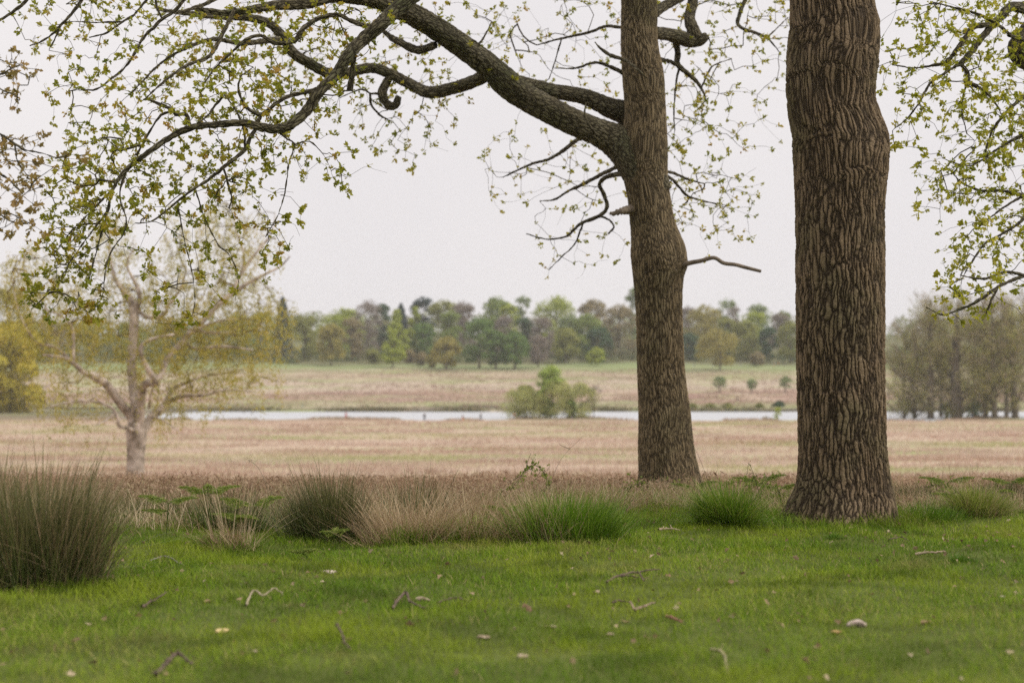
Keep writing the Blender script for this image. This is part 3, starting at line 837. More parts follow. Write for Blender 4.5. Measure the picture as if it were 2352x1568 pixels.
    B([(878, 215, 17.1, 3.4), (850, 215, 17, 2.6), (830, 205, 17, 2.2), (780, 225, 17, 1.4)])
    B([(850, 216, 17.1, 3), (853, 240, 17.1, 3), (870, 262, 17.1, 2.6), (890, 275, 17.1, 1.8)])
    # right of the trunk
    B([(1500, 76, 17.1, 15), (1535, 79, 17.3, 15), (1560, 86, 17.4, 17), (1590, 94, 17.5, 16), (1612, 90, 17.5, 13), (1624, 82, 17.5, 9)], 20)
    B([(1600, 88, 17.5, 16), (1592, 68, 17.5, 15), (1584, 42, 17.6, 13), (1590, 12, 17.7, 12), (1600, -60, 17.9, 10)], 20)
    B([(1490, 40, 17, 14), (1520, 18, 17.2, 12), (1560, -4, 17.4, 11), (1620, -40, 17.7, 10)], 16)
    B([(1552, 95, 17.5, 8), (1557, 125, 17.6, 7.5), (1556, 148, 17.6, 7), (1580, 170, 17.7, 5), (1602, 190, 17.8, 4.4), (1620, 221, 17.8, 2.4)])
    B([(1556, 150, 17.6, 5), (1535, 140, 17.5, 4.5), (1505, 135, 17.3, 4)])
    B([(1560, 155, 17.6, 3), (1552, 200, 17.7, 2.4), (1548, 260, 17.7, 2), (1550, 300, 17.7, 1.4)])
    B([(1610, 205, 17.8, 2), (1625, 170, 17.9, 2.6), (1640, 150, 18, 2), (1680, 135, 18.2, 1.2)])
    B([(1524, 392, 17.2, 3.6), (1548, 398, 17.4, 3.4), (1584, 413, 17.6, 2.6), (1618, 422, 17.8, 1.6)])
    B([(1522, 395, 17.2, 3.6), (1550, 418, 17.4, 3.4), (1577, 448, 17.6, 3), (1612, 461, 17.7, 2.2), (1660, 470, 17.8, 1.4)])
    B([(1590, -30, 17.6, 6), (1706, -20, 18.6, 5), (1701, 25, 18.7, 5), (1694, 54, 18.7, 4.6), (1711, 68, 18.7, 4), (1745, 79, 18.8, 3.4), (1770, 95, 18.8, 2.4), (1790, 120, 18.8, 1.2)])
    B([(1760, 88, 18.8, 2), (1790, 60, 18.9, 1.6), (1810, 40, 19, 1)])
    # dead branch on the burr and a broken pale stub
    gd = Geo()
    w_ = catmull(W([(1560, 612, 16.9, 7), (1584, 604, 16.8, 5.5), (1610, 599, 16.7, 5), (1640, 592, 16.6, 4.6), (1662, 604, 16.6, 4.6), (1690, 608, 16.5, 4.4), (1712, 614, 16.5, 4.4), (1748, 623, 16.5, 3.6)]), .03)
    tube(gd, w_[:, :3], w_[:, 3], 12)
    tag(gd.build('dead_branch', DEAD, root, loc=base, smooth=True), 'short leafless wavy branch sticking out from the burr')
    gd = Geo()
    w_ = catmull(W([(1450, 481, 16.9, 10), (1432, 484, 16.8, 8), (1420, 487, 16.8, 7), (1408, 491, 16.8, 5), (1401, 489, 16.8, 4)]), .02); w_[:, 3] *= 1 + .25 * np.sin(np.arange(len(w_)) * 2.1)
    tube(gd, w_[:, :3], w_[:, 3], 12)
    gd.build('broken_stub', DEAD, root, loc=base, smooth=True)
    # leaf targets
    left = ["234555567767777754343211",
            "134444666776667664332232",
            ".12332368888777654443113",
            "..2443567788887545554212",
            "..12335656788654543532..",
            "..1345535455432234442...",
            "...555433345542134431...",
            "..36555545544323.131....",
            "..577665566322131.......",
            "..687543436211..........",
            "..78742221.432..........",
            ".2882111532151..........",
            ".276613.142.1...........",
            ".65561.5112.............",
            ".12661.152.............."]
    right = ["11112344", "121334333", "32112233", ".1123322", "...34321", "........", ".3211321", ".3323432", ".2312322", ".1112221", "...12321", "...12221", "...1121."]
    rt = ["2333444", "1233455", "2332233", "2433113", "3542211", "454221.", "353222.", "242110.", "334530.", "345530.", "233310.", ".11....", "......."]
    tA = D_leaf(nodes2[:], nodesd[:], .3, .22)
    T1 = grid_targets(0, 0, 50, left, 1.7, tA)
    T2 = grid_targets(1050, 0, 50, right, 1.5, lambda x, y: random.uniform(17.6, 20))
    T3 = grid_targets(1500, 0, 50, rt, 1.9, lambda x, y: random.uniform(17.3, 19))
    T = np.array(T1 + T2 + T3)
    pths, dirs = gr.grow(T, .10, .065, .04, tipr=.0013)
    gt = Geo()
    for p_, r_ in pths: tube(gt, p_, r_, 4, cap=False)
    tag(gt.build('twigs', BARK_TWIG, root, loc=base), kind='stuff')
    gl = Geo()
    dirs /= np.linalg.norm(dirs, axis=1)[:, None] + 1e-9
    dirs[:, 2] += .1
    lf = rng.random(len(T)) < .78
    leaf_clusters(gl, T[lf], dirs[lf], rng.uniform(.03, .058, lf.sum()), 10, spread=.85, width=1.05)
    # extra single sprays along the twigs
    ex = np.array([p_[len(p_) // 2] for p_, r_ in pths if rng.random() < .28])
    leaf_clusters(gl, ex, rng.normal(size=ex.shape), rng.uniform(.026, .048, len(ex)), 4, width=1.1)
    gl.build('foliage', LEAF_OAK, root, loc=base)
oak_mid()

# ------------------------------------------------------------------ oaks whose trunks stand just outside the frame
def side_oak(label, trunk, limbs, grids, k, dmin, dmax, mat, leafsize, tipr=.0014, per=7, gname='branches'):
    tx, td, tr = trunk
    base = np.array([tx, td, float(zg(tx, td))])
    root = thing('oak_tree', base, label, 'tree')
    g = Geo()
    pts = np.array([[tx, td, base[2] - .2, tr * 1.5], [tx, td, base[2] + .25, tr * 1.12], [tx + .03, td, base[2] + 1.5, tr], [tx - .03, td + .05, base[2] + 3.5, tr * .93], [tx, td, base[2] + 6, tr * .8]])
    c = catmull(pts, .04)
    tube(g, c[:, :3], c[:, 3], 90, rfun=lumpy(int(abs(tx) * 10), .04, flare=(base[2], .25, .1)), cap=False)
    g.build('trunk', BARK_MID, root, loc=base, smooth=True)
    gr = Grower(); gb = Geo(); nn = []; nd = []
    for rows, mt in limbs:
        w_ = np.array([r_ if len(r_) == 4 and r_[0] is None else np.append(P(r_[0], r_[1], r_[2]), r_[3] * r_[2] / F) for r_ in rows])
        if rows[0][0] < -100 or rows[0][0] > 2400:
            w_ = np.vstack([[tx, td, w_[0, 2] - .25, w_[0, 3] * 1.3], w_])
        cc = gr.trace(w_, .06)
        nn.extend(proj(cc[:, :3]).tolist()); nd.extend(cc[:, 1].tolist())
        c2 = catmull(w_, .03)
        gb = Geo(); tube(gb, c2[:, :3], c2[:, 3], 14, rfun=lumpy(int(rows[0][0]), .05))
        gb.build('branch', BARK_LIMB, root, loc=base, smooth=True)
    f = D_leaf(nn, nd, .35)
    T = []
    for (x0, y0, rows) in grids:
        T += grid_targets(x0, y0, 50, rows, k, f)
    T = np.array(T)
    pths, dirs = gr.grow(T, .10, .065, .04, tipr=tipr)
    gt = Geo()
    for p_, r_ in pths: tube(gt, p_, r_, 4, cap=False)
    tag(gt.build('twigs', BARK_TWIG, root, loc=base), kind='stuff')
    gl = Geo()
    dirs /= np.linalg.norm(dirs, axis=1)[:, None] + 1e-9
    lf = rng.random(len(T)) < .8
    T = T[lf]; dirs = dirs[lf]
    leaf_clusters(gl, T, dirs, rng.uniform(leafsize * .6, leafsize * 1.2, len(T)), per)
    ex = np.array([p_[len(p_) // 2] for p_, r_ in pths if rng.random() < .5])
    leaf_clusters(gl, ex, rng.normal(size=ex.shape), rng.uniform(leafsize * .5, leafsize, len(ex)), 4)
    gl.build('foliage', mat, root, loc=base)

side_oak('oak with bright lime leaves and drooping branches hanging in at the right edge', (6.15, 14.6, .42),
    [([(2470, 60, 14.5, 40), (2400, 40, 14.4, 26), (2352, 95, 14.3, 28), (2338, 110, 14.3, 24), (2352, 140, 14.3, 20), (2420, 160, 14.4, 18)], 0),
     ([(2420, -30, 14.4, 22), (2360, 15, 14.2, 15), (2322, 16, 14, 11), (2299, 40, 13.9, 9.5), (2281, 56, 13.8, 8.5), (2254, 89, 13.7, 7.5), (2230, 120, 13.6, 7), (2206, 147, 13.5, 6), (2196, 152, 13.5, 4), (2138, 191, 13.4, 3), (2114, 232, 13.3, 2.4), (2085, 270, 13.3, 2), (2050, 300, 13.2, 1.2)], 0),
     ([(2284, 56, 13.8, 7), (2258, 58, 13.7, 6.5), (2234, 65, 13.7, 6), (2206, 102, 13.6, 5.5), (2176, 140, 13.6, 4.5), (2135, 152, 13.6, 3), (2097, 156, 13.6, 2), (2050, 150, 13.6, 1.2)], 0),
     ([(2207, 147, 13.5, 5), (2222, 165, 13.5, 5), (2226, 190, 13.5, 5), (2254, 204, 13.5, 4), (2285, 235, 13.5, 2.5), (2300, 262, 13.5, 1.6)], 0),
     ([(2222, 186, 13.5, 2.5), (2212, 225, 13.5, 2.2), (2210, 264, 13.5, 2), (2222, 308, 13.5, 1.2)], 0),
     ([(2470, 120, 14.4, 9), (2330, 86, 13.6, 5), (2319, 79, 13.5, 4), (2292, 58, 13.4, 3.6), (2250, 34, 13.4, 3.2), (2200, 20, 13.3, 2.6), (2143, 5, 13.2, 1.6)], 0),
     ([(2470, 470, 14.4, 8), (2352, 449, 13.9, 4.4), (2302, 438, 13.8, 3.6), (2251, 437, 13.7, 3), (2210, 420, 13.6, 2.4), (2189, 398, 13.6, 1.4)], 0),
     ([(2352, 449, 13.9, 3.4), (2300, 480, 13.8, 2.4), (2250, 520, 13.8, 1.6)], 0),
     ([(2470, 470, 14.4, 8), (2370, 492, 14, 4.4), (2336, 516, 13.8, 3.8), (2295, 541, 13.7, 3.2), (2261, 561, 13.6, 2.8), (2227, 609, 13.5, 2), (2210, 640, 13.5, 1.2)], 0),
     ([(2470, 620, 14.4, 8), (2380, 630, 13.8, 5), (2352, 634, 13.7, 4.5), (2302, 654, 13.5, 4.2), (2261, 681, 13.4, 4), (2230, 700, 13.3, 3.4), (2210, 708, 13.3, 3), (2165, 722, 13.2, 2.2), (2128, 705, 13.2, 1.4)], 0),
     ([(2352, 632, 13.7, 3.8), (2309, 625, 13.5, 3.4), (2261, 640, 13.4, 3), (2206, 633, 13.3, 1.6)], 0),
     ([(2290, 665, 13.5, 3), (2277, 690, 13.4, 3), (2266, 718, 13.4, 2.4), (2256, 734, 13.4, 1.4)], 0),
     ([(2470, 300, 14.4, 9), (2380, 300, 14, 5), (2330, 320, 13.9, 4), (2280, 350, 13.8, 3), (2230, 380, 13.7, 2), (2180, 370, 13.7, 1.2)], 0),
     ([(2470, 200, 14.4, 9), (2370, 215, 14, 5), (2320, 250, 13.9, 4), (2280, 300, 13.9, 3), (2260, 360, 13.8, 2)], 0)],
    [(2000, 0, ["0144554" + "44", "1145653" + "45", "1344553" + "54", "2434554" + "45", "1233556" + "65", "0222367" + "76", "0213477" + "77", "0024676" + "76", "0025554" + "55", "0023354" + "55", "0002454" + "45", "0002553" + "44", "0003532" + "33", "0004422" + "33", "0002210" + "11"])],
    2.3, 13, 14, LEAF_LIME, .056)
side_oak('oak with sparse bronze new leaves, only its branch tips hanging in at the left edge', (-5.1, 10.6, .35),
    [([(-160, 120, 10.4, 12), (-60, 150, 10.2, 5), (0, 170, 10, 3), (20, 160, 10, 2.4), (45, 150, 10, 1.2)], 0),
     ([(-60, 150, 10.2, 4), (0, 205, 10, 2.4), (30, 215, 10, 2), (46, 228, 10, 1.2)], 0),
     ([(-160, 240, 10.4, 12), (-60, 285, 10.2, 5), (0, 308, 10, 3.4), (34, 331, 10, 3), (58, 345, 10, 2.6), (90, 350, 10, 2), (130, 362, 10, 1.6), (165, 352, 10, 1)], 0),
     ([(34, 331, 10, 2), (40, 370, 10, 1.8), (60, 400, 10, 1.4), (80, 440, 10, 1)], 0),
     ([(-160, 340, 10.4, 12), (-60, 380, 10.2, 5), (0, 400, 10, 3), (24, 417, 10, 2.6), (51, 444, 10, 1.6)], 0),
     ([(-160, 420, 10.4, 10), (-60, 460, 10.2, 4), (0, 492, 10, 2.4), (20, 507, 10, 2.2), (45, 513, 10, 2), (68, 512, 10, 1.6), (87, 502, 10, 1)], 0)],
    [(-50, 100, ["22.", "352", "44.", "2..", "453.", "455.2", "345.", "233.", "232."])],
    1.5, 10, 10, LEAF_BRONZE, .048)

# ------------------------------------------------------------------ big willow in the middle distance, left
def willow():
    d = 43.
    z = lambda pts, sc_=.3418, y0=516.8, dd=0: [(x * sc_, y0 + y * sc_, d + q, h) for x, y, q, h in pts]
    base = G(313, d)
    root = thing('willow_tree', base, 'pale-barked old willow with golden hanging foliage, alone in the meadow at the left', 'tree')
    g = Geo()
    tr = W(z([(905, 1790, 0, 26), (908, 1730, 0, 23), (912, 1620, 0, 22), (915, 1520, 0, 23), (918, 1440, 0, 26), (918, 1390, 0, 27), (920, 1330, 0, 24)]))
    c = catmull(tr, .05)
    tube(g, c[:, :3], c[:, 3] * .88, 40, rfun=lumpy(5, .09, flare=(base[2], .3, .15)))
    g.build('trunk', BARK_GOLD, root, loc=base, smooth=True)
    gr = Grower(); gb = Geo(); nn = []; nd = []
    def L(pts):
        w_ = W(z(pts)); cc = gr.trace(w_, .25); nn.extend(proj(cc[:, :3]).tolist()); nd.extend(cc[:, 1].tolist())
        c2 = catmull(w_, .1); tube(gb, c2[:, :3], c2[:, 3] * .8, 10, rfun=lumpy(len(pts), .12))
    L([(920, 1400, 0, 20), (880, 1290, 0, 14), (810, 1200, -.3, 12), (740, 1100, -.6, 11), (690, 1050, -.8, 11), (620, 1010, -1, 10), (560, 985, -1, 8), (490, 925, -1.2, 7), (420, 888, -1.4, 5), (290, 872, -1.6, 3)])
    L([(490, 925, -1.2, 6), (492, 850, -1.2, 5), (488, 700, -1.3, 4), (430, 620, -1.4, 3), (300, 560, -1.6, 2)])
    L([(480, 915, -1.2, 5), (370, 820, -1.5, 4), (250, 790, -1.8, 3), (150, 640, -2, 2), (100, 480, -2, 1.5), (80, 330, -2, 1)])
    L([(920, 1400, 0, 20), (905, 1200, 0, 14), (888, 1050, .2, 13), (880, 900, .3, 13), (895, 750, .4, 13), (902, 610, .4, 13), (880, 510, .5, 11), (820, 430, .6, 8), (765, 340, .7, 6), (740, 200, .8, 4), (735, 50, .8, 2.5)])
    L([(903, 600, .4, 9), (940, 480, .3, 7), (905, 380, .3, 5), (855, 270, .2, 3), (900, 150, .2, 2)])
    L([(935, 1380, 0, 17), (948, 1200, -.3, 12), (960, 1090, -.6, 12), (1000, 1058, -.8, 12), (1045, 1055, -1, 11), (1000, 975, -1.2, 8), (945, 870, -1.3, 7), (960, 800, -1.3, 6), (1040, 760, -1.3, 5), (1170, 735, -1.3, 3)])
    L([(1045, 1055, -1, 10), (1090, 990, -.8, 9), (1120, 900, -.6, 8), (1200, 810, -.4, 8), (1265, 735, -.2, 8), (1350, 655, 0, 8), (1450, 550, .2, 8), (1530, 480, .3, 7), (1650, 400, .5, 6), (1760, 340, .6, 4), (1880, 280, .8, 3), (1950, 210, .8, 1.6)])
    L([(1265, 735, -.2, 5), (1380, 675, -.3, 4), (1500, 640, -.4, 3), (1620, 630, -.4, 2)])
    L([(1560, 460, .4, 5), (1620, 330, .6, 5), (1680, 240, .7, 4), (1750, 150, .8, 3), (1830, 40, .9, 2), (1850, -80, 1, 1)])
    L([(1620, 330, .6, 3), (1640, 200, .5, 3), (1600, 80, .4, 2), (1560, -100, .4, 1)])
    L([(940, 1400, 0, 16), (1030, 1275, .6, 13), (1115, 1200, 1, 11), (1155, 1110, 1.3, 8), (1240, 1065, 1.6, 5), (1400, 1010, 2, 3), (1600, 990, 2.4, 2)])
    L([(1115, 1200, 1, 6), (1220, 1150, .6, 6), (1380, 1142, .2, 4), (1500, 1110, 0, 3), (1700, 1120, 0, 1.5)])
    L([(1250, 800, .5, 5), (1320, 830, .4, 5), (1500, 815, .2, 4), (1700, 840, 0, 2)])
    L([(1300, 700, .4, 5), (1400, 722, .6, 5), (1545, 722, .8, 4), (1600, 680, .9, 2)])
    L([(900, 1380, -.3, 6), (850, 1362, -.6, 5), (800, 1348, -.9, 5), (788, 1290, -1, 5), (740, 1220, -1.1, 4), (600, 1180, -1.4, 4), (460, 1190, -1.7, 3), (340, 1220, -2, 2)])
    L([(1000, 1290, -.4, 4), (1070, 1300, -.8, 3), (1140, 1340, -1.2, 2), (1200, 1380, -1.4, 1.5)])
    L([(780, 1260, -1, 4), (700, 1320, -1.3, 3), (640, 1345, -1.5, 1.5)])
    L([(902, 560, .4, 5), (1000, 620, .3, 5), (1100, 600, .2, 5), (1130, 540, .1, 4), (1200, 450, 0, 3), (1250, 320, 0, 2)])
    L([(1000, 1230, -.4, 4), (1020, 1120, -.8, 3), (1060, 1000, -1.1, 2)])
    gb.build('limbs', BARK_GOLD, root, loc=base, smooth=True)
    rows = ["................1...", "..............2.....", "...........1..33....",
            "......222..2233333..", "......222...33343...", "......232..22333322.", ".12...222..22333321.", "33221.132223333332..", "4433.1123.3333333...", "444333123333344443..",
            "4444444334444444444.", "44544434455445555541", "44555544445555555553", "34444554444555555542", ".3344443345544444431", "..33333234455444333.", ".233332345555444432.",
            "..12222223444444432.", "...1112123333343322.", "..22222111234332211.", "..2222111123331..1..", "...111111.2221......", "....11....12........"]
    f = D_leaf(nn, nd, 1.0, .5)
    T = []
    for ry, row in enumerate(rows):
        for cx, ch in enumerate(row):
            if ch == '.': continue
            for _ in range(int(int(ch) * 1.35 + random.random())):
                x = (cx + random.random()) * 34.2; y = 410 + (ry + random.random()) * 24.5
                T.append(P(x, y, f(x, y)))
    T = np.array(T)
    pths, dirs = gr.grow(T, .4, .10, .02, tipr=.005)
    gt = Geo()
    for p_, r_ in pths: tube(gt, p_, r_, 3, cap=False)
    tag(gt.build('twigs', WTWIG, root, loc=base), kind='stuff')
    gl = Geo()
    k = 26
    C = np.repeat(T, k, 0) + rng.normal(0, .085, (len(T) * k, 3))
    C[:, 2] -= rng.uniform(0, 1, len(C)) * np.repeat(rng.uniform(.15, 1.1, len(T)), k)
    Dn = rng.normal(0, .5, C.shape); Dn[:, 2] -= 1
    rn = np.clip(np.repeat(rng.random(len(T)), k) * .6 + .4 * rng.random(len(C)), 0, 1)
    cards(gl, C, rng.normal(size=C.shape), rng.uniform(.08, .17, len(C)), rng.uniform(.03, .05, len(C)), rn, updir=Dn)
    gl.build('foliage', LEAF_WILLOW, root, loc=base)
willow()

# ------------------------------------------------------------------ distant trees
_C = dict(green=(0.132, 0.213, 0.052), lime=(0.333, 0.385, 0.057), olive=(0.259, 0.270, 0.069), tan=(0.287, 0.236, 0.127), mauve=(0.265, 0.224, 0.196),
          dark=(0.063, 0.115, 0.052), teal=(0.024, 0.055, 0.052), ochre=(0.328, 0.287, 0.075), pale=(0.230, 0.287, 0.127), gold=(0.480, 0.410, 0.050), mid=(0.224, 0.287, 0.069), sage=(0.400, 0.410, 0.150), leaf=(0.345, 0.437, 0.103))
FM = {k: leaf_mat('crown_' + k, ramp3(v), .3, .7) for k, v in _C.items()}

def far_tree(name, label, px, top, hw, d, colk, shape='dome', base_py=None, crown0=.1, group='trees of the wood beyond the pond', lobes=14, ncard=2600, trunk_hw=None, spray=None, sink=0, cat='tree', seed=None, thin=1.0):
    r = np.random.default_rng(abs(hash((round(px), round(top)))) % 99991 if seed is None else seed)
    b = G(px, d); b[2] -= sink
    ztop = P(px, top, d)[2]
    H = ztop - b[2]; Rm = hw * d / F
    if group.startswith('trees of the wood') and shape == 'dome': Rm *= 1.12
    root = thing(name, b, label, cat, group)
    gt = Geo()
    tr = (trunk_hw * d / F) if trunk_hw else max(.018 * H, .03 * Rm)
    x = r.normal(0, .02, 3) * H
    tp = np.array([[b[0], b[1], b[2] - .5, tr * 1.5], [b[0], b[1], b[2] + .08 * H, tr], [b[0] + x[0], b[1], b[2] + .4 * H, tr * .8], [b[0] + x[1], b[1], b[2] + .8 * H, tr * .25]])
    c = catmull(tp, H / 14)
    tube(gt, c[:, :3], c[:, 3], 8)
    for k in range(7):
        z0 = b[2] + H * r.uniform(max(.12, crown0 * .8), .6); az = r.uniform(0, 6.28); l = Rm * r.uniform(.5, .85)
        up = H * r.uniform(.1, .3)
        q = np.array([[b[0], b[1], z0, tr * .5], [b[0] + .5 * l * math.cos(az), b[1] + .5 * l * math.sin(az), z0 + up * .6, tr * .3], [b[0] + l * math.cos(az), b[1] + l * math.sin(az), z0 + up, tr * .1]])
        q = catmull(q, H / 10); tube(gt, q[:, :3], q[:, 3], 5)
    gt.build('trunk', BARK_FAR, root, loc=b)
    z0 = b[2] + H * crown0; Hc = ztop - z0
    cc = np.array([b[0], b[1], z0 + Hc / 2])
    px_c = 3.4 * d / F * (1.0 if d < 900 else 1.2)
    s = spray or px_c * 1.3
    C = []; Nn = []
    if shape == 'cone':
        n = ncard
        t = r.random(n) ** .8
        rad = Rm * 1.15 * (1 - t) ** .6 * (1 + .1 * np.sin(t * 40)) * r.uniform(.7, 1.05, n) * np.clip(t * 8 + .6, 0, 1)
        az = r.uniform(0, 6.28, n)
        C = np.stack([b[0] + rad * np.cos(az), b[1] + rad * np.sin(az), z0 + t * Hc], 1)
        Nn = np.stack([np.cos(az), np.sin(az), .5 + 0 * az], 1)
    else:
        def prof(t):
            if shape == 'pear': return np.clip(1.15 * (1 - t) ** .75 * np.minimum(1, .6 + 3 * t), 0, 1)
            if shape == 'column': return np.minimum(np.minimum(1, .75 + t), ((1 - t) * 2.2 + .02)) ** .6
            u_ = np.minimum(1, (1 - t) * Hc / (1.0 * Rm))
            return np.sqrt(np.maximum(0, 1 - (1 - u_) ** 2)) * (.74 + .26 * np.minimum(1, t / .25))
        L = []
        nl = lobes + 10
        for k in range(nl):
            t_ = (k + r.random()) / nl * .96
            p_ = float(prof(t_)); lr = Rm * r.uniform(.24, .38) * (.6 + .4 * p_)
            rr = max(0, p_ * Rm * r.uniform(.86, 1.08) - lr) * (1 if r.random() < .75 else r.uniform(.2, .8))
            az = r.uniform(0, 6.28)
            L.append((np.array([b[0] + rr * math.cos(az), b[1] + rr * math.sin(az), z0 + t_ * Hc * .93]), lr))
        L.append((np.array([b[0], b[1], ztop - (.38 if shape == 'dome' else .2) * Rm]), (.48 if shape == 'dome' else .3) * Rm))
        if shape == 'dome':
            for k in range(5):
                az = k * 1.26 + r.uniform(0, .8); L.append((np.array([b[0] + .45 * Rm * math.cos(az), b[1] + .45 * Rm * math.sin(az), ztop - r.uniform(.45, .62) * Rm]), .36 * Rm))
        per = ncard // len(L)
        for v, lr in L:
            q = r.normal(size=(per, 3)); q /= np.linalg.norm(q, axis=1)[:, None]
            q[:, 2] = np.where((q[:, 2] < -.3) & (r.random(per) < .6), -q[:, 2], q[:, 2])
            p_ = v + q * (lr * r.uniform(.6, 1.08, per))[:, None] * np.array([1, 1, .85])
            p_[:, 2] = np.clip(p_[:, 2], z0 - .02 * H + r.normal(0, .02, per) * H, ztop)
            C.append(p_); Nn.append(q)
        C = np.concatenate(C); Nn = np.concatenate(Nn)
        if thin < 1: keep = r.random(len(C)) < thin; C = C[keep]; Nn = Nn[keep]
        e_ = (C - cc) / np.array([Rm, Rm, Hc / 2])
    n = len(C)
    g = Geo()
    Nn = Nn + r.normal(0, .55, Nn.shape)
    cl = .5 + .5 * np.sin(C[:, 0] * 1.3 + C[:, 2] * .9 + r.uniform(0, 6)) * np.sin(C[:, 2] * 1.1 + C[:, 1])
    rn = np.clip(.35 * cl + .65 * r.random(n), 0, 1)
    if colk in ('mauve',):
        u = e_ if shape != 'cone' else Nn
        cards(g, C, r.normal(size=C.shape), r.uniform(.9, 2.0, n) * s, r.uniform(.22, .5, n) * s, rn, r=r, updir=Nn + np.array([0, 0, .8]))
    else:
        cards(g, C, Nn, r.uniform(.7, 1.5, n) * s, r.uniform(.6, 1.2, n) * s, rn, r=r)
    g.build('crown', FM[colk], root, loc=b)
    return root

